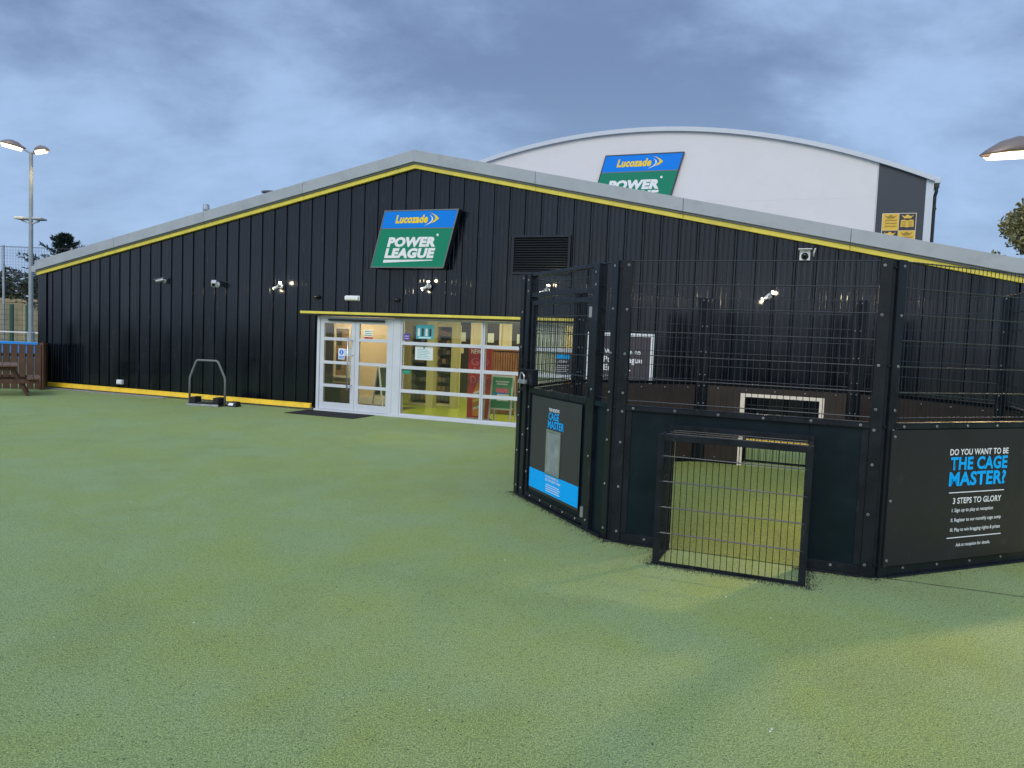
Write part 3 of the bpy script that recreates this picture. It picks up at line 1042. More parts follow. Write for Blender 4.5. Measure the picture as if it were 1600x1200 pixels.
def sponsor_sign(name, label, loc, k, depth, lit_edge):
    """slanted two-tone sign; drawn at width 1.70, height 1.18, scaled by k"""
    SH = .305 / 1.18
    t = thing(name, label, 'sign', loc, WA, 'slanted sponsor signs')
    W, H = 1.70, 1.18

    def P(pts):
        return [((x + z * SH) * k, z * k) for x, z in pts]

    def sh(x, z):
        return x + z * SH

    poly_obj('box', P([(0, 0), (W, 0), (W, H), (0, H)]), 0.004, depth, M['sign_box'], t)
    e = .022
    fr = MB()
    for a in ([(0, 0), (W, 0), (W - e, e), (e, e)], [(W, 0), (W, H), (W - e, H - e), (W - e, e)], [(W, H), (0, H), (e, H - e), (W - e, H - e)], [(0, H), (0, 0), (e, e), (e, H - e)]):
        fr.prism(P(a), -.012, .004)
    fr.build('edge_frame', M['sign_edge'] if lit_edge else M['hall_dark'], t)
    poly_obj('green_face', P([(e, e), (W - e, e), (W - e, .795), (e, .795)]), -.006, .003, M['sign_green'], t)
    poly_obj('blue_face', P([(e, .815), (W - e, .815), (W - e, H - e), (e, H - e)]), -.006, .003, M['sign_blue'], t)
    poly_obj('divider', P([(e, .796), (W - e, .796), (W - e, .814), (e, .814)]), -.009, .003, M['sign_edge'], t)

    def tx(body, x0, x1, z0, z1, m, bold):
        text(body, x0 * k, x1 * k, z0 * k, z1 * k, -.0085, m, t, bold=bold, shape=lambda x, z: x + z * SH)

    tx('Lucozade', .325, 1.065, .910, 1.080, M['sign_yellow'], .045)

    # crescent arrow
    def arc(cx, cz, r, a0, a1, n=10):
        return [(cx + r * math.cos(a0 + (a1 - a0) * i / n), cz + r * math.sin(a0 + (a1 - a0) * i / n)) for i in range(n + 1)]
    outer = [(1.02, 1.125), (1.13, 1.10), (1.235, 1.055), (1.31, .995), (1.235, .930), (1.15, .905)]
    inner = [(1.19, .945), (1.235, .995), (1.19, 1.055), (1.11, 1.10)]
    poly_obj('arrow', P(outer + inner), -.0105, -.0095, M['sign_yellow'], t)
    wh = [(1.10, 1.055), (1.17, 1.005), (1.175, .95), (1.11, .885), (1.04, .855), (1.13, .90), (1.155, .95), (1.15, 1.0)]
    poly_obj('arrow_highlight', P([(1.085, 1.07), (1.165, 1.02), (1.185, .965), (1.14, .90), (1.02, .85), (1.12, .915), (1.155, .965), (1.145, 1.01)]), -.0125, -.011, M['white_print'], t)
    tx('POWER', .268, 1.385, .425, .632, M['white_print'], .062)
    tx('LEAGUE', .268, 1.405, .198, .405, M['white_print'], .062)
    poly_obj('underline', P([(.268, .105), (1.405, .150), (1.405, .168), (.268, .165)]), -.0085, -.0065, M['white_print'], t)
    MB().lathe([(.026 * k, -.0085), (.026 * k, -.0065)], 14, ((1.375 + .665 * SH) * k, 0, .668 * k), 'y').build('registered_dot', M['white_print'], t)
    return t


sponsor_sign('sponsor_sign', 'slanted blue and green sponsor sign mounted on the black clubhouse gable', wpt(3.29, -.22, 3.13), 1.0, .165, True)

# ------------------------------------------------------------------ sports hall behind
HY = 15.0
hall = thing('sports_hall', 'tall white hall with curved roof behind the clubhouse', 'building', wpt(0, HY, 0), WA)
HA, HZ, HK, HW = 5.5, 9.95, 0.0216, 10.13


def arch(s):
    return HZ - HK * (s - HA) ** 2


NS = 36
xs = [HA - HW + 2 * HW * i / NS for i in range(NS + 1)]
DX0, DX1 = 13.92, 15.40
for nm, a, b, m in (('white_cladding', HA - HW, DX0 - .03, M['hall_white']), ('dark_cladding', DX0, DX1, M['hall_dark']), ('corner_trim', DX1 + .003, HA + HW, M['hall_trim'])):
    pts = [a] + [x for x in xs if a + .05 < x < b - .05] + [b]
    if nm == 'white_cladding':
        cuts = [a, b]
        for c0, c1 in zip(cuts[:-1], cuts[1:]):
            for z0, z1 in ((0, 7.0965), (7.0985, None)):
                pp = [c0] + [x for x in xs if c0 + .05 < x < c1 - .05] + [c1]
                g = .004
                pp[0] += g
                pp[-1] -= g
                poly = [(pp[0], z0), (pp[-1], z0)] + ([(x, arch(x) - .15) for x in pp[::-1]] if z1 is None else [(pp[-1], z1), (pp[0], z1)])
                poly_obj('white_cladding', poly, 0, .08, m, hall)
    else:
        poly_obj(nm, [(a, 0), (b, 0)] + [(x, arch(x) - .15) for x in pts[::-1]], 0, .08, m, hall)
MB().box(DX0 - .03, DX0, -.02, .08, 0, arch(DX0) - .15).build('joint_trim', M['hall_trim'], hall)
poly_obj('gable_core', [(HA - HW + .05, 0), (HA + HW - .05, 0)] + [(x, arch(x) - .2) for x in xs[1:-1][::-1]], .081, .3, M['hall_white'], hall)
# arched verge in lengths and the curved roof sheet
for a in range(0, NS, 4):
    seg_ = xs[a:a + 5]
    lo_ = [(x, arch(x) - .16) for x in seg_]
    hi_ = [(x, arch(x)) for x in seg_]
    lo_[0] = (lo_[0][0] + .004, lo_[0][1])
    hi_[0] = (hi_[0][0] + .004, hi_[0][1])
    poly_obj('verge_trim', lo_ + hi_[::-1], -.12, .3, M['hall_trim'], hall)
mb = MB()
for i in range(NS):
    mb.prism([(xs[i], arch(xs[i]) - .06), (xs[i + 1], arch(xs[i + 1]) - .06), (xs[i + 1], arch(xs[i + 1]) + .02), (xs[i], arch(xs[i]) + .02)], .31, 34)
mb.build('curved_roof', M['hall_trim'], hall)
MB().box(HA + HW - .1, HA + HW, .31, 34, 0, arch(HA + HW) - .1).build('side_wall', M['hall_white'], hall)
MB().box(HA - HW, HA - HW + .1, .31, 34, 0, arch(HA - HW) - .1).build('side_wall', M['hall_white'], hall)
gz = arch(HA + HW) - .02
MB().box(HA + HW + .01, HA + HW + .20, .0, 34, gz - .19, gz).build('gutter', M['hall_trim'], hall, .02)
MB().tube([(HA + HW + .10, .10, gz - .17), (HA + HW + .10, .10, gz - .45), (HA + HW + .07, .14, gz - .60), (HA + HW + .07, .14, 0)], .055, 10).box(HA + HW + .04, HA + HW + .17, .03, .17, gz - .33, gz - .18).build('downpipe', M['black'], hall)
MB().lathe([(.075, 0), (.075, .06)], 10, (HA + HW + .07, .14, gz - 1.05)).build('pipe_bracket', M['black'], hall)

sponsor_sign('sponsor_sign', 'large slanted sponsor sign on the white curved hall, cut off by the roof', wpt(3.735, HY - .10, 6.87), 1.775, .09, False)

# crest on the dark hall panel
cr = thing('crest_panel', 'gold and black quartered crest on the dark hall panel', 'crest', wpt(14.12, HY - .05, 5.30), WA)
CW, CH = 1.05, 1.24
poly_obj('border', [(0, .12), (.15, 0), (CW - .15, 0), (CW, .12), (CW, CH), (0, CH)], .0, .03, M['skirt'], cr)
qs = {(0, 1): 'gold', (1, 1): 'crest_black', (0, 0): 'crest_black', (1, 0): 'gold'}
for (i, j), mm in qs.items():
    x0, x1 = (.02, .513) if i == 0 else (.529, 1.03)
    z0, z1 = (.66, 1.22) if j else (.09, .645)
    MB().box(x0, x1, -.008, .0, z0, z1).build('quarter', M[mm], cr)
    cx, top = (x0 + x1) / 2, z1
    cm = M['gold_dark'] if mm == 'gold' else M['gold']
    # crown
    poly_obj('crown', [(cx - .10, top - .16), (cx + .10, top - .16), (cx + .19, top - .05), (cx + .09, top - .09), (cx + .05, top - .06), (cx, top - .025), (cx - .05, top - .06), (cx - .09, top - .09), (cx - .19, top - .05)], -.014, -.009, cm, cr)
    if mm == 'gold':
        for q in range(3):
            zq = top - .235 - q * .10
            poly_obj('blade', [(cx - .20, zq - .02), (cx - .10, zq + .0), (cx, zq + .006), (cx + .10, zq - .012), (cx + .20, zq + .018), (cx + .19, zq + .045), (cx + .10, zq + .020), (cx, zq + .036), (cx - .10, zq + .032), (cx - .14, zq + .045), (cx - .15, zq + .012)], -.014, -.009, cm, cr)
    else:
        for sg in (-1, 1):
            bk = poly_obj('book_page', [(cx, top - .235), (cx + sg * .10, top - .205), (cx + sg * .19, top - .215), (cx + sg * .20, top - .45), (cx + sg * .10, top - .44), (cx, top - .465)][::sg], -.014, -.009, M['gold'], cr)
            for q in range(4):
                x0_, x1_ = sorted((cx + sg * .03, cx + sg * .16))
                MB().box(x0_, x1_, -.017, -.0145, top - .41 + q * .045, top - .39 + q * .045).build('text_line', M['gold_dark'], bk)

# roof furniture of the clubhouse
t = thing('flue_pipe', 'grey flue pipe rising behind the left roof slope', 'flue', wpt(-6.98, 6.0, 2.9), WA)
MB().tube([(0, 0, 0), (0, 0, 2.75)], .085, 12).build('pipe', M['galv'], t, smooth=False)
MB().lathe([(.10, 2.70), (.115, 2.72), (.115, 2.80), (.10, 2.82), (.10, 2.90), (.05, 2.92)], 12).build('cowl', M['galv'], t)
t = thing('roof_cowl', 'flat dark disc vent above the left roof slope', 'vent', wpt(-2.68, 4.0, 4.0), WA)
MB().tube([(0, 0, 0), (0, 0, 1.63)], .10, 12).build('pipe', M['galv'], t)
MB().lathe([(.05, 1.62), (.30, 1.66), (.31, 1.69), (.12, 1.72), (.02, 1.725)], 20).build('cap', M['sign_edge'], t)

# ------------------------------------------------------------------ wall fittings


def wall_spot(s, z, lab, yaw, up_):
    t = thing('wall_spotlight', lab, 'light', wpt(s, -.01, z), WA, 'lit wall spotlights')
    MB().lathe([(.045, 0), (.045, -.02), (.02, -.03)], 14, (0, 0, 0), 'y').build('mount', M['white'], t, smooth=False)
    MB().tube([(0, -.02, 0), (0, -.10, .0), (-.01, -.14, .01)], .012, 8).build('arm', M['white'], t)
    for k, (dx, dz, el) in enumerate(((.045, .045, up_), (-.060, -.05, -25))):
        a = R(yaw if k == 0 else -yaw - 20)
        d = Vector((math.sin(a) * math.cos(R(el)), -math.cos(a) * math.cos(R(el)) * .8, math.sin(R(el)))).normalized()
        c = Vector((dx * .8, -.13, dz * .8))
        h = MB().tube([c - d * .05, c - d * .045, c + d * .02, c + d * .06], [.016, .026, .031, .036], 14).build('lamp_head', M['white'], t, smooth=False)
        MB().tube([c + d * .0605, c + d * .066], [.032, .029], 14).build('lens', M['lens_w'], h)
        ld = bpy.data.lights.new('wall_lamp', 'POINT')
        ld.energy = 5.0 if k == 0 else 3.0
        ld.color = (1.0, 0.84, 0.55)
        ld.shadow_soft_size = .03
        lo = bpy.data.objects.new('wall_lamp', ld)
        COL.objects.link(lo)
        lo.parent = h
        lo.location = c + d * .105
    return t


wall_spot(.86, 2.73, 'lit twin spotlight on the wall left of the entrance', 50, 25)
wall_spot(4.58, 2.77, 'lit twin spotlight directly below the clubhouse sponsor sign', 20, 60)
wall_spot(7.16, 2.73, 'lit twin spotlight seen through the top of the cage gate', 40, 50)
wall_spot(11.25, 2.68, 'lit twin spotlight behind the long cage mesh panel', 40, 20)


def bullet_cam(s, z, lab, m, yaw, size=1.0):
    t = thing('security_camera', lab, 'camera', wpt(s, -.01, z), WA, 'security cameras on the black wall')
    MB().lathe([(.05 * size, 0), (.05 * size, -.025), (.03 * size, -.035)], 14, (0, 0, 0), 'y').build('mount', m, t)
    MB().tube([(0, -.03, 0), (0, -.09, -.01), (0, -.11, .0)], .016 * size, 8).build('arm', m, t)
    d = Vector((math.sin(R(yaw)), -math.cos(R(yaw)), -.30)).normalized()
    c = Vector((0, -.13, .02))
    b = MB().tube([c - d * .06 * size, c + d * .12 * size], .042 * size, 14).build('body', m, t, .004)
    MB().tube([c + d * .1201 * size, c + d * .126 * size], .032 * size, 14).build('lens', M['dark_glass'], b)
    MB().bar(c - d * .06 * size + Vector((0, 0, .046 * size)), c + d * .16 * size + Vector((0, 0, .046 * size)), .08 * size, .008).build('sunshield', m, b)
    return t


bullet_cam(-2.55, 2.80, 'slim silver security camera, leftmost on the black wall', M['galv'], -50, 1.0)
bullet_cam(-.95, 2.74, 'chunky white security camera, second from the left on the wall', M['white'], 40, 1.25)
t = thing('camera_box', 'white box camera under the yellow roof edge on the right', 'camera', wpt(11.80, -.01, 3.38), WA)
MB().box(-.085, .085, -.10, 0, -.085, .10).build('housing', M['white'], t, .01)
MB().lathe([(.0, -.155), (.035, -.15), (.055, -.125), (.062, -.101)], 16, (0, 0, -.01), 'y').build('dome', M['dark_glass'], t, smooth=True)
MB().box(-.11, .11, -.18, -.005, .101, .115).build('hood', M['white'], t, .004)
MB().tube([(.14, -.02, .0), (.14, -.08, .04), (.16, -.12, .12)], .014, 8).build('bracket', M['white'], t)
for s, z, lab in ((1.83, 2.50, 'small black dome camera left of the white emergency light'), (3.83, 2.48, 'small black dome camera right of the white emergency light')):
    t = thing('dome_camera', lab, 'camera', wpt(s, -.01, z), WA, 'black dome cameras over the entrance')
    MB().lathe([(.055, 0), (.055, -.03), (.05, -.035)], 16, (0, 0, 0), 'y').build('base', M['black'], t)
    MB().lathe([(.046, -.036), (.042, -.062), (.025, -.08), (.004, -.086)], 16, (0, 0, 0), 'y').build('dome', M['dark_glass'], t, smooth=True)
t = thing('emergency_light', 'white bulkhead emergency light above the entrance doors', 'light', wpt(2.56, -.01, 2.44), WA)
MB().box(0, .36, -.03, 0, 0, .11).build('base', M['white'], t, .008)
MB().box(.012, .348, -.085, -.031, .010, .100).build('diffuser', M['white_print'], t, .02, seg=3)
t = thing('socket_box', 'small white outdoor socket box low on the black wall', 'socket', wpt(-4.02, -.01, .24), WA)
MB().box(0, .17, -.08, 0, 0, .11).build('box', M['white'], t, .008)
MB().box(.02, .15, -.092, -.081, .015, .095).build('lid', M['white'], t, .006)
MB().box(.06, .11, -.099, -.093, .008, .022).build('clip', M['galv'], t)

# welcome board on the wall
t = thing('welcome_board', 'dark welcome poster in a white frame on the wall behind the cage', 'poster', wpt(8.02, -.03, .42), WA)
BW, BH = 1.27, 1.53
MB().box(.06, BW - .06, -.012, .0, .06, BH - .06).build('print', M['brown_print'], t)
rect_frame(0, BW, 0, BH, .06, -.03, .01).build('frame', M['white'], t, .003)
text('Welcome to', .33, 1.03, 1.125, 1.235, -.0145, M['white_print'], t, bold=.022)
text('Powerleague', .33, 1.06, .940, 1.090, -.0145, M['white_print'], t, bold=.022)
text('Enfield.', .33, .85, .820, .935, -.0145, M['white_print'], t, bold=.022)
text('powerleague.com', .33, .80, .69, .74, -.0145, M['white_print'], t, bold=.01)

# ------------------------------------------------------------------ octagonal football cage
CL, CYAW = 2.15, -0.385
V = [Vector((2.92, 5.88))]
TH = []
th = CYAW
for k in range(8):
    th += PI / 4
    TH.append(th)
    V.append(V[-1] + Vector((math.cos(th), math.sin(th))) * CL)
V = V[:8]       # C D E F G H A B ; panel k runs from V[k] along TH[k]
CC = sum(V, Vector((0, 0))) / 8
cage = thing('football_cage', 'black octagonal football cage with solid lower boards and mesh top', 'cage', (CC.x, CC.y, 0))
ctm = MB()
ctm.v = [(v.x, v.y, .006) for v in V]
ctm.f = [tuple(range(8))]
tag(ctm.build('cage_turf', CAGE_TURF), None, None, kind='structure')
CAGE_H, BOARD_H = 2.50, 1.225
P_OUT, P_IN = -0.032, 0.034           # post faces (outward is -y)


def place(k):
    return (V[k].x - CC.x, V[k].y - CC.y, 0), TH[k]


bolt_me = MB().lathe([(.0115, 0), (.0115, -.003), (.0098, -.006), (.0072, -.0062), (.0066, .0005)], 12, (0, 0, 0), 'y').mesh('bolt', M['bolt'], False)
nut_me = MB().lathe([(.010, 0), (.010, -.008), (.006, -.010), (.006, -.015)], 6, (0, 0, 0), 'y').mesh('nut', M['bolt'], False)


def bolt(parent, u, y, z, inner=False):
    o = obj('bolt', nut_me if inner else bolt_me, parent, loc=(u + random.uniform(-.003, .003), y, z + random.uniform(-.004, .004)))
    o.rotation_euler = (0, random.uniform(0, 3), PI if inner else 0)
    return o


def post_mesh(u0, u1):
    mb = MB()
    # folded channel: face plate, two returns, back lip
    mb.box(u0, u1, P_OUT, P_OUT + .006, 0, CAGE_H)
    mb.box(u0, u0 + .006, P_OUT + .0065, P_IN, 0, CAGE_H)
    mb.box(u1 - .006, u1, P_OUT + .0065, P_IN, 0, CAGE_H)
    mb.box(u0 + .0065, u1 - .0065, P_IN - .006, P_IN, 0, CAGE_H - .01)
    mb.box(u0 + .0065, u1 - .0065, P_OUT + .0065, P_IN - .0065, CAGE_H - .012, CAGE_H - .006)
    return mb.mesh('post', M['cage'])


pm_a, pm_b = post_mesh(.014, .100), post_mesh(CL - .100, CL - .014)
PB = [2.455, 2.07, 1.68, 1.335]
LB = [1.17, .90, .50, .10]


def wire_mesh(u0, u1, z0, z1, hz, pitch=.05, off=0.0):
    """vertical wires of a twin wire mesh"""
    mb = MB()
    n = max(1, round((u1 - u0) / pitch))
    for i in range(n + 1):
        u = u0 + (u1 - u0) * i / n
        mb.tube([(u, off, z0), (u, off, z1)], .0030, 5, False)
    return mb


def hwires(parent, u0, u1, hz, off=0.0):
    for z in hz:
        MB().tube([(u0, off - .0075, z), (u1, off - .0075, z)], .0042, 6).tube([(u0, off + .0075, z), (u1, off + .0075, z)], .0042, 6).build('horizontal_wire', M['wire_h'], parent)


HZ_MESH = [2.492, 2.29, 2.085, 1.88, 1.675, 1.47, 1.27]
GOALS = {7: (.54, 1.61), 3: (.46, 1.49)}
# panel 6 is the gate (A to B), panel 7 is the long front (B to C), panel 0 carries the sign (C to D)
std_mesh = wire_mesh(.105, CL - .105, 1.24, CAGE_H, None).mesh('mesh_panel', M['wire'])
hw_me = MB().tube([(.10, -.0075, 0), (CL - .10, -.0075, 0)], .0042, 6).tube([(.10, .0075, 0), (CL - .10, .0075, 0)], .0042, 6).mesh('horizontal_wire', M['wire_h'])
rail_top = MB().box(.101, CL - .101, -.045, .030, 1.226, 1.233).box(.101, CL - .101, -.045, -.038, 1.186, 1.2255).mesh('top_rail', M['cage'])
for k in range(8):
    loc, rz = place(k)
    for pm, uu in ((pm_a, .057), (pm_b, CL - .057)):
        p = obj('post', pm, cage, .0015, loc, rz, 1)
        for z in PB + LB:
            bolt(p, uu + (.012 if uu < 1 else -.012), P_OUT, z)
            if k in (2, 3, 4, 5) and z > .3:
                bolt(p, uu, P_IN + .0003, z, True)
    MB().tube([(0, .012, 0), (0, .012, CAGE_H - .01)], .024, 10).build('corner_tube', M['cage'], cage, 0, False, loc, rz)
    # bracket between neighbouring posts
    for z in (2.44, 1.68, 1.20, .10):
        MB().bar((-.018, -.004, z), (.018, .006, z), .05, .02).build('bracket', M['cage'], cage, .002, False, loc, rz, 1)
    if k == 6:
        continue
    m_ = obj('mesh_panel', std_mesh, cage, 0, loc, rz)
    for z in HZ_MESH:
        obj('horizontal_wire', hw_me, m_, loc=(0, 0, z))
    # boards
    bd = MB()
    bm = M['board']
    if k in GOALS:
        g0, g1 = GOALS[k]
        bd.box(.101, g0, -.012, .010, .05, 1.185).box(g1, CL - .101, -.012, .010, .05, 1.185).box(g0 + .0005, g1 - .0005, -.012, .010, 1.04, 1.185)
    else:
        bd.box(.101, CL - .101, -.012, .010, .05, 1.185)
    b_ = bd.build('board', bm, cage, .0015, False, loc, rz, 1)
    if k in GOALS:
        MB().box(.11, g0 - .066, .0105, .016, .06, 1.18).box(g1 + .066, CL - .11, .0105, .016, .06, 1.18).box(g0 - .066, g1 + .066, .0105, .016, 1.092, 1.18).build('board_lining', M['lit_ply'], b_)
    else:
        MB().box(.11, CL - .11, .0105, .016, .06, 1.18).build('board_lining', M['lit_ply'], b_)
    r_ = obj('top_rail', rail_top, cage, .002, loc, rz, 1)
    for j in range(6):
        bolt(r_, .17 + j * .362, -.045, 1.208)
    if k in (2, 3, 4, 5):
        for j in range(5):
            bolt(b_, .25 + j * .41, .0165, 1.14, True)
            if not (k == 3 and .4 < .25 + j * .41 < 1.55):
                bolt(b_, .25 + j * .41, .0165, .10, True)
    spans = [(.101, CL - .101)] if k not in GOALS else [(.101, GOALS[k][0]), (GOALS[k][1], CL - .101)]
    for a, b in spans:
        br = MB().box(a, b, -.060, -.0125, .006, .013).box(a, b, -.0185, -.0125, .0135, .085).build('bottom_rail', M['cage'], cage, .002, False, loc, rz, 1)
        n = max(1, int((b - a) / .36))
        for j in range(n):
            bolt(br, a + (b - a) * (j + .5) / n, -.0187, .06)
    # side battens over the board edge
    for a in (.101, CL - .156):
        MB().box(a, a + .055, -.0205, -.0125, .09, 1.183).build('edge_batten', M['cage'], cage, .0015, False, loc, rz, 1)

# goals: recessed mesh boxes on the outside, white frame on the inside
for k, (g0, g1) in GOALS.items():
    loc, rz = place(k)
    D0, GH = -.52, 1.06
    gb = MB()
    for u in (g0 - .045, g1 - .005):
        gb.box(u, u + .05, D0, D0 + .006, 0, GH)                       # front leg face
    gb.box(g0 - .045, g0 - .039, D0 + .0065, D0 + .05, 0, GH)
    gb.box(g1 + .039, g1 + .045, D0 + .0065, D0 + .05, 0, GH)
    gb.box(g0 + .0055, g1 - .0055, D0, D0 + .006, GH - .05, GH)        # front head
    gb.box(g0 - .038, g1 + .038, D0 + .0065, D0 + .05, GH - .006, GH)
    gb.box(g0 + .0055, g1 - .0055, D0, D0 + .006, 0.0, .03)
    gb.box(g0 + .0055, g1 - .0055, D0 + .0065, D0 + .05, 0.002, .008)
    for u in (g0 - .045, g1 + .005):
        gb.box(u, u + .04, -.062, -.0205, 0, GH + .03)                 # rear legs against the board
        gb.box(u + .002, u + .038, D0 + .051, -.0625, GH - .006, GH - .001)
        gb.box(u + .002, u + .038, D0 + .051, -.0625, .002, .010)
    gb.box(g0 - .004, g1 + .004, -.062, -.0205, GH - .02, GH + .03)
    gbo = gb.build('goal_box', M['cage'], cage, .0015, False, loc, rz, 1)
    wm = MB()
    n = 22
    for i in range(n + 1):
        u = g0 + .006 + (g1 - g0 - .012) * i / n
        wm.tube([(u, D0 + .012, .02), (u, D0 + .012, GH - .01)], .0030, 5, False)
        wm.tube([(u, D0 + .02, GH - .016), (u, -.05, GH - .016)], .0030, 5, False)
    for u in (g0 - .02, g1 + .02):
        for j in range(9):
            y = D0 + .06 + j * .05
            wm.tube([(u, y, .012), (u, y, GH - .012)], .0028, 5, False)
    wm.build('goal_mesh', M['wire'], gbo)
    for z in (.885, .68, .472, .262):
        MB().tube([(g0 - .02, D0 + .004, z), (g1 + .02, D0 + .004, z)], .0045, 6).tube([(g0 - .02, D0 + .0195, z), (g1 + .02, D0 + .0195, z)], .0045, 6).build('horizontal_wire', M['wire_h'], gbo)
        for u in (g0 - .028, g1 + .012):
            MB().tube([(u, D0 + .05, z), (u, -.06, z)], .004, 6).tube([(u + .015, D0 + .05, z), (u + .015, -.06, z)], .004, 6).build('side_wire', M['wire'], gbo)
    # side wires on the roof
    for j in range(3):
        y = D0 + .14 + j * .14
        MB().tube([(g0, y, GH - .010), (g1, y, GH - .010)], .004, 6).build('roof_wire', M['wire'], gbo)
    fw = MB().box(g0 - .065, g0, .0105, .020, 0, 1.09).box(g1, g1 + .065, .0105, .020, 0, 1.09).box(g0, g1, .0105, .020, 1.04, 1.09)
    fw.build('goal_frame', M['goal_white'], cage, .0015, False, loc, rz, 1)

# the gate panel (A to B)
loc, rz = place(6)
for u0, u1, nm in ((.19, .285, 0), (1.715, 1.825, 1)):
    p = MB().box(u0, u1, -.045, .045, 0, CAGE_H).build('gate_post', M['cage'], cage, .004, False, loc, rz)
    for z in (2.42, 2.30, 1.335, .7, .1):
        bolt(p, (u0 + u1) / 2, -.045, z)
for a, b in ((.101, .189), (1.826, CL - .101)):
    MB().box(a, b, -.012, .010, .03, 1.185).box(a, b, -.035, .02, 1.187, 1.232).build('infill_board', M['board'], cage, .001, False, loc, rz, 1)
    if b - a > .15:
        wm_ = MB()
        for u in (a + .02, (a + b) / 2, b - .02):
            wm_.tube([(u, 0, 1.235), (u, 0, CAGE_H)], .003, 5, False)
        w_ = wm_.build('infill_mesh', M['wire'], cage, 0, False, loc, rz)
        for z in HZ_MESH:
            MB().tube([(a, -.0075, z), (b, -.0075, z)], .0042, 6).tube([(a, .0075, z), (b, .0075, z)], .0042, 6).build('horizontal_wire', M['wire_h'], w_)
MB().box(.286, 1.714, -.03, .03, 2.235, 2.285).build('gate_head', M['cage'], cage, .003, False, loc, rz)
MB().box(.286, 1.714, -.03, .03, 2.465, CAGE_H).build('gate_head', M['cage'], cage, .003, False, loc, rz)
w_ = wire_mesh(.30, 1.70, 2.286, 2.464, None).build('over_gate_mesh', M['wire'], cage, 0, False, loc, rz)
hwires(w_, .287, 1.713, (2.385,))
MB().box(.101, CL - .101, -.055, .03, .002, .022).build('threshold_bar', M['cage'], cage, .002, False, loc, rz, 1)
gate = MB()
gx0, gx1, gz0, gz1 = .305, 1.690, .028, 2.195
gate.box(gx0, gx0 + .05, -.025, .025, gz0, gz1).box(gx1 - .05, gx1, -.025, .025, gz0, gz1)
gate.box(gx0 + .0505, gx1 - .0505, -.025, .025, gz0, gz0 + .05).box(gx0 + .0505, gx1 - .0505, -.025, .025, gz1 - .05, gz1)
gate.box(gx0 + .0505, gx1 - .0505, -.025, .025, 1.185, 1.24)
gate_o = gate.build('gate', M['cage'], cage, .003, False, loc, rz)
wire_mesh(gx0 + .07, gx1 - .07, 1.241, gz1 - .051, None).build('gate_mesh', M['wire'], gate_o)
hwires(gate_o, gx0 + .051, gx1 - .051, (2.02, 1.84, 1.64, 1.44))
MB().box(gx0 + .0505, gx1 - .0505, -.010, .010, gz0 + .051, 1.184).build('gate_board', M['board'], gate_o)
MB().box(gx0 + .0505, gx1 - .0505, -.04, -.0255, gz0 + .005, gz0 + .012).build('gate_drip_rail', M['cage'], gate_o)
for z in (2.05, 1.30, .16):
    MB().lathe([(.02, -.05), (.02, .05)], 10, (gx1 + .012, -.045, z)).build('hinge', M['bolt'] if z != 1.30 else M['cage'], gate_o)
for j in range(5):
    bolt(gate_o, .45 + j * .27, -.0255, gz0 + .025)
for j in range(4):
    bolt(gate_o, gx0 + .025, -.0255, .30 + j * .24)
lk = MB().box(.20, .60, -.075, -.046, 1.275, 1.445).box(.20, .60, -.12, -.0755, 1.43, 1.445).box(.585, .60, -.12, -.0755, 1.275, 1.4295).build('lock_box', M['cage'], gate_o, .003)
MB().tube([(.235, -.10, 1.22), (.235, -.10, 1.36), (.26, -.105, 1.395), (.31, -.105, 1.40), (.345, -.10, 1.37), (.345, -.10, 1.30)], .011, 8).build('padlock_shackle', M['steel'], lk, smooth=True)
MB().box(.225, .40, -.125, -.085, 1.28, 1.325).build('padlock', M['galv'], lk, .005)

# printed sign on the gate
gs = thing('gate_sign', 'charcoal cage master sign with a cyan band on the cage gate', 'sign', (V[6].x, V[6].y, 0), TH[6])
MB().box(.44, 1.585, -.031, -.027, .135, 1.165).build('panel', M['gate_print'], gs, .001)
MB().box(.441, 1.584, -.0345, -.0315, .165, .372).build('cyan_band', M['cyan'], gs)
text("THIS MONTH'S", .872, 1.112, 1.030, 1.068, -.0335, M['white_print'], gs, bold=.03)
text('CAGE', .866, 1.108, .945, 1.022, -.0335, M['cyan'], gs, bold=.03)
text('MASTER', .858, 1.230, .856, .938, -.0335, M['cyan'], gs, bold=.03)
fr = rect_frame(.846, 1.178, .378, .843, .022, -.045, -.0315).build('clip_frame', M['steel'], gs, .002)
MB().box(.8685, 1.1555, -.037, -.0316, .4005, .8205).build('paper_insert', M['galv'], fr)
text('DO YOU WANT TO', .86, 1.16, .335, .360, -.0365, M['white_print'], gs, bold=.02)
text('BE THE NEXT ONE?', .86, 1.21, .300, .325, -.0365, M['white_print'], gs, bold=.02)
for j in range(4):
    MB().box(.87, 1.20 - .02 * (j % 2), -.037, -.0350, .195 + j * .022, .201 + j * .022).build('print_line', M['white_print'], gs)

# big printed sign on the front right panel (C to D)
cs = thing('cage_sign', 'large charcoal sign about becoming cage master on the right cage panel', 'sign', (V[0].x, V[0].y, 0), TH[0])
MB().box(.045, CL - .04, -.046, -.0325, .095, 1.178).build('panel', M['panel_print'], cs, .001)
YY = -.0485
W_, CY_ = M['white_print'], M['cyan']
text('DO YOU WANT TO BE', .708, 1.420, .966, 1.018, YY, W_, cs, bold=.022)
text('THE CAGE', .722, 1.418, .842, .952, YY, CY_, cs, bold=.035)
text('MASTER?', .718, 1.412, .709, .829, YY, CY_, cs, bold=.035)
MB().box(.730, 1.402, YY - .0005, YY + .002, .652, .659).build('rule', W_, cs)
text('3 STEPS TO GLORY', .782, 1.375, .561, .612, YY, W_, cs, bold=.02)
text('I. Sign up to play at reception', .778, 1.280, .484, .523, YY, W_, cs, bold=.012)
text('II. Register to our monthly cage comp', .775, 1.388, .402, .441, YY, W_, cs, bold=.012)
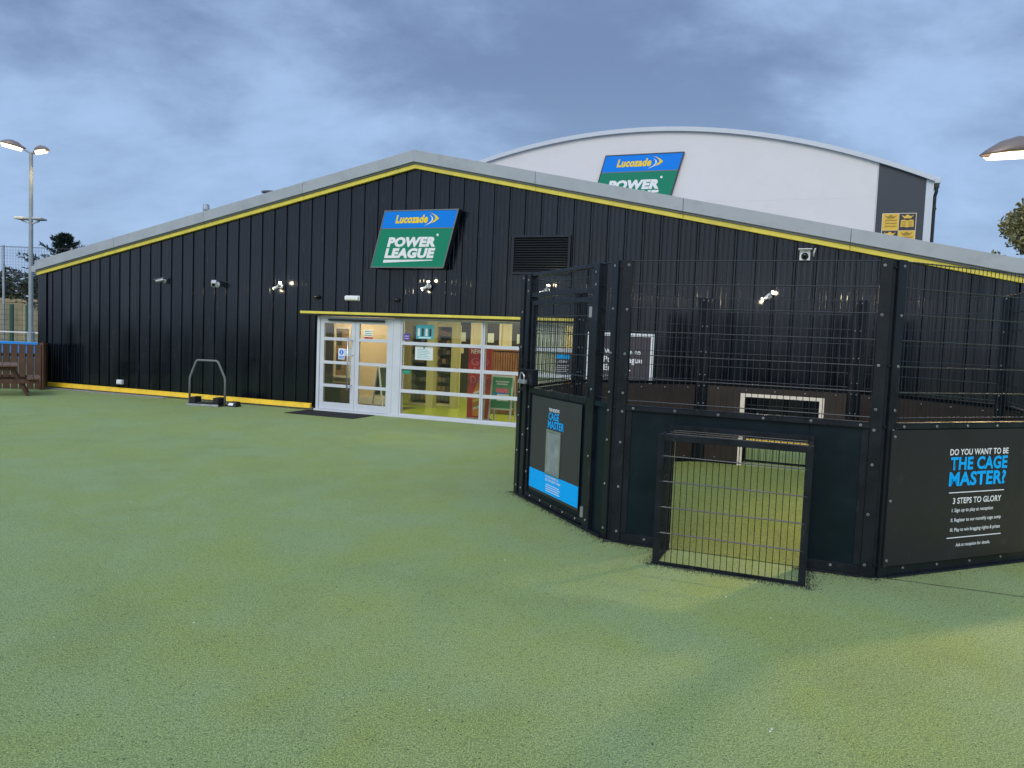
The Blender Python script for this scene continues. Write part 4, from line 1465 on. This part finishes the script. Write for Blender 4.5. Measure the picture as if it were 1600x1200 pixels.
text('III. Play to win bragging rights & prizes', .774, 1.386, .320, .359, YY, W_, cs, bold=.012)
MB().box(.742, 1.402, YY - .0005, YY + .002, .274, .281).build('rule', W_, cs)
text('Ask at reception for details.', .855, 1.275, .193, .230, YY, W_, cs, bold=.012)
for z in (.14, .62, 1.13):
    for u in (.075, 2.06):
        bolt(cs, u, -.046, z)

# rubber crumb gathered along the foot of the cage
random.seed(11)
cb = MB()
edges = [(6, .0, CL), (7, .0, .5), (7, 1.6, CL), (0, 0, CL)]


def crumb(x, y, r):
    o = len(cb.v)
    a = random.uniform(0, 6.28)
    for j in range(3):
        cb.v.append((x + r * math.cos(a + j * 2.09), y + r * math.sin(a + j * 2.09), .0))
    cb.v.append((x + r * .3, y, r * .7 + .004))
    cb.f.extend([(o, o + 1, o + 3), (o + 1, o + 2, o + 3), (o + 2, o, o + 3)])


for k, a, b in edges:
    d = Vector((math.cos(TH[k]), math.sin(TH[k])))
    nrm = Vector((d.y, -d.x))
    nn = int((b - a) * (1100 if k != 0 else 160))
    for i in range(nn):
        u = random.uniform(a - .05, b + .05)
        e = random.expovariate(1 / .035)
        if e > .35:
            continue
        p = V[k] + d * u + nrm * (.03 + e)
        crumb(p.x, p.y, random.uniform(.002, .0048))
d = Vector((math.cos(TH[7]), math.sin(TH[7])))
nrm = Vector((d.y, -d.x))
for i in range(2000):
    side = random.random()
    e = random.expovariate(1 / .035)
    if e > .3:
        continue
    if side < .6:
        p = V[7] + d * random.uniform(.45, 1.70) + nrm * (.52 + e)
    elif side < .8:
        p = V[7] + d * (.49 - e) + nrm * random.uniform(.05, .55)
    else:
        p = V[7] + d * (1.66 + e) + nrm * random.uniform(.05, .6)
    crumb(p.x, p.y, random.uniform(.002, .0048))
tag(cb.build('rubber_crumb', M['crumb']), 'black rubber crumb gathered along the foot of the cage', 'rubber crumb', kind='stuff')

random.seed(19)
lt = MB()
for i in range(70):
    x, y = random.uniform(-5, 5), random.uniform(2.4, 12)
    r = random.uniform(.003, .008)
    o = len(lt.v)
    a = random.uniform(0, 6.28)
    lt.v += [(x + r * math.cos(a), y + r * math.sin(a), .004), (x - r * .4 * math.sin(a), y + r * .4 * math.cos(a), .009), (x - r * math.cos(a), y - r * math.sin(a), .005), (x + r * .4 * math.sin(a), y - r * .4 * math.cos(a), .003)]
    lt.f.append((o, o + 1, o + 2, o + 3))
tag(lt.build('turf_litter', M['paper']), 'tiny pale specks of litter scattered over the green turf', 'litter', kind='stuff')

# ------------------------------------------------------------------ small things by the wall
bs = thing('boot_cleaner', 'black tubular boot cleaning frame standing by the black wall', 'boot cleaner', (-6.795, 16.80, 0), -.13)
pts = [(-.42, 0, 0), (-.42, 0, .58), (-.40, 0, .66), (-.285, 0, .95), (-.265, 0, .985), (-.225, 0, 1.005), (.20, 0, 1.005), (.24, 0, .985), (.265, 0, .95), (.40, 0, .66), (.42, 0, .58), (.42, 0, 0)]
MB().tube(pts, .024, 10).build('hoop', M['sign_edge'], bs, smooth=True)
MB().box(-.39, .39, -.20, .20, .01, .035).build('base_plate', M['cage'], bs, .004)
for sg in (-1, 1):
    MB().box(sg * .27 - .06, sg * .27 + .06, -.14, .14, .036, .19).build('brush_block', M['brush'], bs, .012)
MB().box(-.20, .20, -.12, .12, .036, .075).build('brush', M['brush'], bs, .02)
MB().box(-.38, .38, -.22, -.201, .005, .05).build('scraper_bar', M['galv'], bs)
bt = thing('bait_box', 'small black wedge shaped bait box with a white label', 'bait box', (-6.20, 16.78, 0), -.37)
mb = MB()
mb.v = [(-.14, -.11, 0), (.14, -.11, 0), (.14, .10, 0), (-.14, .10, 0), (-.10, -.03, .11), (.10, -.03, .11), (.10, .10, .11), (-.10, .10, .11)]
mb.f = [(0, 3, 2, 1), (4, 5, 6, 7), (0, 1, 5, 4), (1, 2, 6, 5), (2, 3, 7, 6), (3, 0, 4, 7)]
mb.build('case', M['black'], bt, .008)
mb = MB()
mb.v = [(-.08, -.092, .032), (.06, -.092, .032), (.05, -.055, .083), (-.07, -.055, .083)]
mb.f = [(0, 1, 2, 3)]
mb.build('label_print', M['white_print'], bt)
mt = thing('door_mat', 'black rubber door mat lying in front of the entrance doors', 'mat', wpt(2.56, -.50, 0.002), WA)
MB().box(-.85, .85, -.42, .40, 0, .012).build('mat_body', M['rubber'], mt, .004)
rb = MB()
for k in range(22):
    rb.box(-.80 + k * .075, -.765 + k * .075, -.38, .36, .0121, .016)
rb.build('ribs', M['rubber'], mt)

# ------------------------------------------------------------------ timber fence on the left
FC = Vector((-11.83, 18.95))
fe = thing('timber_fence', 'dark brown vertical board fence beside the black building corner', 'fence', (FC.x, FC.y, 0))
fd = Vector((-.975, -.22)).normalized()
random.seed(5)
for k in range(18):
    p0 = fd * (k * .178 + .02)
    h = 1.13 + random.uniform(-.008, .008)
    o = MB().box(0, .145, -.011, .011, .02, h).build('board', M['wood'], fe, .002, False, (p0.x, p0.y, 0), math.atan2(fd.y, fd.x))
for z in (.32, .86):
    MB().bar((0, .045, z), (fd.x * 3.2, fd.y * 3.2 + .045, z), .035, .09).build('rail', M['wood'], fe)
rd = Vector((-.37, .80)).normalized()
for k in range(6):
    p0 = rd * (k * .150 + .01)
    MB().box(0, .146, -.011, .011, .02, 1.16).build('board', M['wood'], fe, .002, False, (p0.x + .02, p0.y, 0), math.atan2(rd.y, rd.x))
MB().box(-.05, .05, -.05, .05, 0, 1.18).build('fence_post', M['wood'], fe, .004, loc=(-.03, .06, 0))

# picnic table
pt = thing('picnic_table', 'brown timber picnic table with attached benches by the fence', 'picnic table', (-11.87, 17.42, 0), R(33))
for k in range(5):
    MB().box(-.365 + k * .147, -.225 + k * .147, -.66, .62, .675, .715).build('table_plank', M['wood_flat'], pt, .004)
for sg in (-1, 1):
    for k in range(2):
        x = sg * (.60 + k * .135) - .06
        MB().box(x, x + .125, -.64, .60, .385, .425).build('bench_plank', M['wood_flat'], pt, .004)
for y in (-.50, .46):
    for sg in (-1, 1):
        MB().bar((sg * .22, y, .674), (sg * .56, y, .0), .07, .07, (0, 1, 0)).build('leg', M['wood'], pt, .004)
    MB().box(-.76, .76, y - .065, y - .036, .29, .384).build('bench_bearer', M['wood'], pt, .004)
    MB().box(-.34, .34, y - .065, y - .036, .585, .674).build('top_bearer', M['wood'], pt, .004)

# ------------------------------------------------------------------ pitch beyond: rail, mesh fence, hoarding, netting
br = thing('pitch_barrier', 'bright blue barrier rail behind the timber fence', 'barrier', (-15.0, 20.6, 0))
MB().box(-3, 2.30, -.04, .04, 1.06, 1.14).build('rail', M['blue_rail'], br, .01)
for k in range(4):
    MB().box(-2.7 + k * 1.6, -2.62 + k * 1.6, -.03, .03, 0, 1.06).build('post', M['blue_rail'], br)
MB().box(-3, 2.30, -.012, .012, .70, 1.06).build('kickboard', M['blue_rail'], br)
pf = thing('pitch_mesh_fence', 'green mesh pitch fence with tall posts behind the barrier', 'fence', (-20.0, 30.0, 0))
for k in range(8):
    MB().box(-3.2 + k * .64, -3.08 + k * .64, -.04, .04, 0, 2.32).build('post', M['green_post'], pf)
wm = MB()
for i in range(100):
    u = -3.2 + i * .05
    wm.bar((u, 0, .1), (u, 0, 2.28), .008, .008, (0, 1, 0))
for j in range(12):
    wm.bar((-3.2, -.005, .1 + j * .2), (1.8, -.005, .1 + j * .2), .014, .014)
wm.build('mesh', M['green_post'], pf)
MB().box(-3.2, 1.8, -.06, -.045, 1.20, 1.25).build('white_rail', M['white'], pf)
hb = thing('timber_hoarding', 'pale timber hoarding along the far side of the pitch', 'fence', (-31.0, 46.0, 0))
for k in range(50):
    MB().box(-7 + k * .30, -6.715 + k * .30, -.012, .012, 0, 2.95 + random.uniform(-.02, .02)).build('board', M['hoarding'], hb)
MB().box(-7, 8, -.05, -.013, 2.72, 2.82).build('rail', M['hoarding'], hb)
nt = thing('pitch_netting', 'tall dark ball stop netting above the far pitch', 'netting', (-24.0, 34.5, 0))
for k in range(4):
    MB().tube([(-5.5 + k * 3.1, 0, 0), (-5.5 + k * 3.1, 0, 5.05)], .05, 8).build('pole', M['galv'], nt)
wm = MB()
for i in range(72):
    u = -5.5 + i * .13
    wm.bar((u, 0, 3.8), (u, 0, 5.0), .006, .006, (0, 1, 0))
for j in range(10):
    wm.bar((-5.5, 0, 3.8 + j * .13), (3.8, 0, 3.8 + j * .13), .006, .006)
wm.bar((-5.5, 0, 5.0), (3.8, 0, 5.0), .02, .02)
wm.bar((-5.5, 0, 3.8), (3.8, 0, 3.8), .06, .06)
o = wm.build('net', M['net'], nt)

# ------------------------------------------------------------------ lamp posts


def lamp_head(parent, base, d, length, power, loopring=False, aim=(0, 0, -1)):
    """teardrop street light head pointing along d (horizontal) from base"""
    d = Vector(d).normalized()
    side = Vector((-d.y, d.x, 0))
    prof = [(0, .035, .04), (.12, .06, .075), (.28, .125, .15), (.50, .165, .175), (.72, .150, .135), (.90, .085, .06), (1.0, .012, .008)]
    mb = MB()
    n = 12
    for t_, w, h in prof:
        c = Vector(base) + d * (t_ * length)
        k = length / .75
        for j in range(n):
            a = PI * j / (n - 1)
            mb.v.append(tuple(c + side * (math.cos(a) * w * k) + Vector((0, 0, math.sin(a) * h * k))))
    for i in range(len(prof) - 1):
        for j in range(n - 1):
            mb.f.append((i * n + j, i * n + j + 1, (i + 1) * n + j + 1, (i + 1) * n + j))
    sh = mb.build('lamp_shell', M['lamp_shell'], parent, smooth=True)
    md = sh.modifiers.new('solid', 'SOLIDIFY')
    md.thickness = .008
    k = length / .75
    lm = MB()
    ring = []
    for t_, w in ((.16, .06), (.28, .110), (.50, .150), (.72, .135), (.90, .07)):
        c = Vector(base) + d * (t_ * length)
        ring.append((c + side * w * k * .95, c - side * w * k * .95))
    for a, b in ring:
        for q in (a, b):
            lm.v.append((q.x, q.y, q.z - .004))
        m_ = (a + b) / 2
        lm.v.append((m_.x, m_.y, m_.z - (.055 if loopring else .10) * k))
    for i in range(len(ring) - 1):
        o_ = i * 3
        lm.f += [(o_, o_ + 2, o_ + 5, o_ + 3), (o_ + 2, o_ + 1, o_ + 4, o_ + 5)]
    lm.build('lens', M['lens_s'], sh)
    ld = bpy.data.lights.new('lamp', 'SPOT')
    ld.energy = power
    ld.color = (1.0, 0.69, 0.27)
    ld.spot_size = R(124)
    ld.spot_blend = 1.0
    ld.shadow_soft_size = .20
    lo = bpy.data.objects.new('lamp', ld)
    COL.objects.link(lo)
    lo.parent = sh
    lo.location = Vector(base) + d * (.5 * length) + Vector((0, 0, -.26 * k))
    lo.rotation_euler = (-Vector(aim)).to_track_quat('Z', 'Y').to_euler()
    if loopring:
        c = Vector(base) + d * (.22 * length)
        rp = [(c.x + .035 * math.cos(a), c.y, c.z - .13 + .035 * math.sin(a)) for a in [2 * PI * i / 14 for i in range(15)]]
        MB().tube(rp, .011, 6).tube([(c.x, c.y, c.z - .01), (c.x, c.y, c.z - .095)], .006, 6).build('eye_ring', M['black'], sh)
    return sh


lpr = thing('lamp_post', 'tall grey lamp post behind the cage with one lit head', 'lamp post', (6.95, 9.60, 0))
MB().tube([(0, 0, 0), (0, 0, 1.1), (0, 0, 1.12), (0, 0, 4.35)], [.075, .075, .05, .045], 12).build('column', M['lamp_post'], lpr)
MB().tube([(0, 0, 4.33), (-.10, 0, 4.40), (-.36, 0, 4.375)], .03, 8).build('arm', M['lamp_post'], lpr)
lamp_head(lpr, (-.33, 0, 4.365), (-1, -.04, -.10), .92, 2000, True, (.1, -5.37, -4.3))

lpl = thing('lamp_post', 'tall grey lamp post with two lit heads beyond the fence', 'lamp post', (-16.62, 26.0, 0))
MB().tube([(0, 0, 0), (0, 0, 1.3), (0, 0, 1.32), (0, 0, 7.40)], [.12, .12, .075, .06], 12).build('column', M['lamp_post'], lpl)
MB().tube([(-.22, 0, 7.50), (0, 0, 7.38), (.12, 0, 7.40)], .04, 8).build('arm', M['lamp_post'], lpl)
lamp_head(lpl, (-.18, 0, 7.50), (-1, -.15, .22), .85, 120)
lamp_head(lpl, (.10, 0, 7.42), (1, -.5, .02), .80, 120)
for sg, m_ in ((-1, M['skirt']), (1, M['fascia'])):
    fl = MB().box(sg * .30 - .16, sg * .30 + .16, -.20, .16, 5.13, 5.21).build('floodlight', m_, lpl, .02)
    MB().bar((0, 0, 5.0), (sg * .30, -.02, 5.10), .05, .04).build('bracket', M['galv'], fl)

# ------------------------------------------------------------------ trees


def leaf_cloud(name, m, parent, blobs, n, size, seed, droop=0.0):
    rnd = random.Random(seed)
    mb = MB()
    tot = sum(b[3] ** 2 for b in blobs)
    for bx, by, bz, r in blobs:
        for i in range(int(n * r * r / tot)):
            while True:
                q = Vector((rnd.uniform(-1, 1), rnd.uniform(-1, 1), rnd.uniform(-1, 1)))
                if .15 < q.length < 1:
                    break
            q = q.normalized() * (q.length ** .55) * rnd.uniform(.75, 1.08)
            c = Vector((bx, by, bz)) + Vector((q.x * r, q.y * r, q.z * r * .8))
            a = Vector((rnd.gauss(0, 1), rnd.gauss(0, 1), rnd.gauss(0, 1) - droop)).normalized()
            b = a.cross(Vector((rnd.gauss(0, 1), rnd.gauss(0, 1), rnd.gauss(0, 1)))).normalized()
            s = size * rnd.uniform(.6, 1.3)
            o = len(mb.v)
            mb.v += [tuple(c - a * s), tuple(c + b * s * .5), tuple(c + a * s), tuple(c - b * s * .5)]
            mb.f.append((o, o + 1, o + 2, o + 3))
    return mb.build(name, m, parent)


def broadleaf(name, lab, loc, h, r, seed, m, n=7000, size=.14, group=None, cat='tree'):
    rnd = random.Random(seed)
    t = thing(name, lab, cat, loc, rnd.uniform(0, 6), group)
    tr = MB()
    tr.tube([(0, 0, 0), (.05 * r, 0, h * .2), (-.03 * r, .03 * r, h * .4), (.02 * r, 0, h * .75)], [r * .09, r * .075, r * .05, r * .015], 8)
    blobs = []
    for i in range(24):
        a = i * 2.4 + rnd.uniform(-.4, .4)
        zz = h * rnd.uniform(.34, .90)
        rr = r * rnd.uniform(.35, .85) * (1.05 - .55 * (zz / h - .34))
        p = (rr * math.cos(a), rr * math.sin(a), zz)
        tr.tube([(0, 0, zz * .62), (p[0] * .5, p[1] * .5, zz * .85), p], [r * .03, r * .018, r * .006], 5)
        blobs.append((*p, r * rnd.uniform(.17, .36)))
    blobs.append((0, 0, h * .90, r * .35))
    tr.build('trunk', M['bark'], t)
    leaf_cloud('crown', m, t, blobs, n, size, seed)
    return t


broadleaf('broadleaf_tree', 'large autumn green tree beyond the right end of the roof', (32.3, 46, 0), 11.4, 4.9, 21, M['leaf'], 14000, .15)
ct = thing('conifer_tree', 'dark conifer showing above the left eave of the clubhouse', 'tree', (-24.1, 40.5, 0))
rnd = random.Random(4)
tb = MB().tube([(0, 0, 0), (0, 0, 6.2)], [.16, .02], 8)
nb = MB()
for i in range(190):
    z = 1.6 + 4.6 * rnd.random() ** .7
    a = rnd.uniform(0, 2 * PI)
    L = (6.35 - z) * .78 * rnd.uniform(.5, 1.1) + .06
    tip = Vector((math.cos(a) * L, math.sin(a) * L, z + L * rnd.uniform(.15, .7)))
    st_ = Vector((0, 0, z))
    tb.tube([tuple(st_), tuple(tip)], [.022, .005], 4)
    for j in range(48):
        f = rnd.uniform(.15, 1.02)
        c = st_.lerp(tip, f)
        dv = ((tip - st_).normalized() * .8 + Vector((rnd.gauss(0, .5), rnd.gauss(0, .5), rnd.gauss(0, .4)))).normalized()
        b = dv.cross(Vector((rnd.gauss(0, 1), rnd.gauss(0, 1), rnd.gauss(0, 1)))).normalized()
        s = rnd.uniform(.14, .28)
        o = len(nb.v)
        nb.v += [tuple(c), tuple(c + dv * s * .5 + b * .03), tuple(c + dv * s), tuple(c + dv * s * .5 - b * .03)]
        nb.f.append((o, o + 1, o + 2, o + 3))
tb.build('trunk', M['bark'], ct)
nb.build('crown', M['needle'], ct)
LT = [(-42.3, 61, 5.2, 2.4, 'low brownish tree left of the lit lamp post'),
      (-39.4, 59, 5.6, 2.3, 'low bushy tree directly behind the lit lamp post'),
      (-36.6, 60, 5.3, 2.4, 'low tree between the lamp post and the building corner')]
for i, (x, y, h, r, lab) in enumerate(LT):
    broadleaf('hedgerow_tree', lab, (x, y, 0), h, r, 40 + i, M['leaf2'], 3600, .15, 'hedgerow trees beyond the pitch')
hg = MB()
rnd = random.Random(8)
tag(leaf_cloud('hedge', M['leaf2'], None, [(-52 + i * 1.5, 62 + rnd.uniform(-.5, .5), rnd.uniform(1.6, 4.2), 1.9) for i in range(18)], 16000, .16, 9), 'low dense hedge running behind the far timber hoarding', 'hedge')
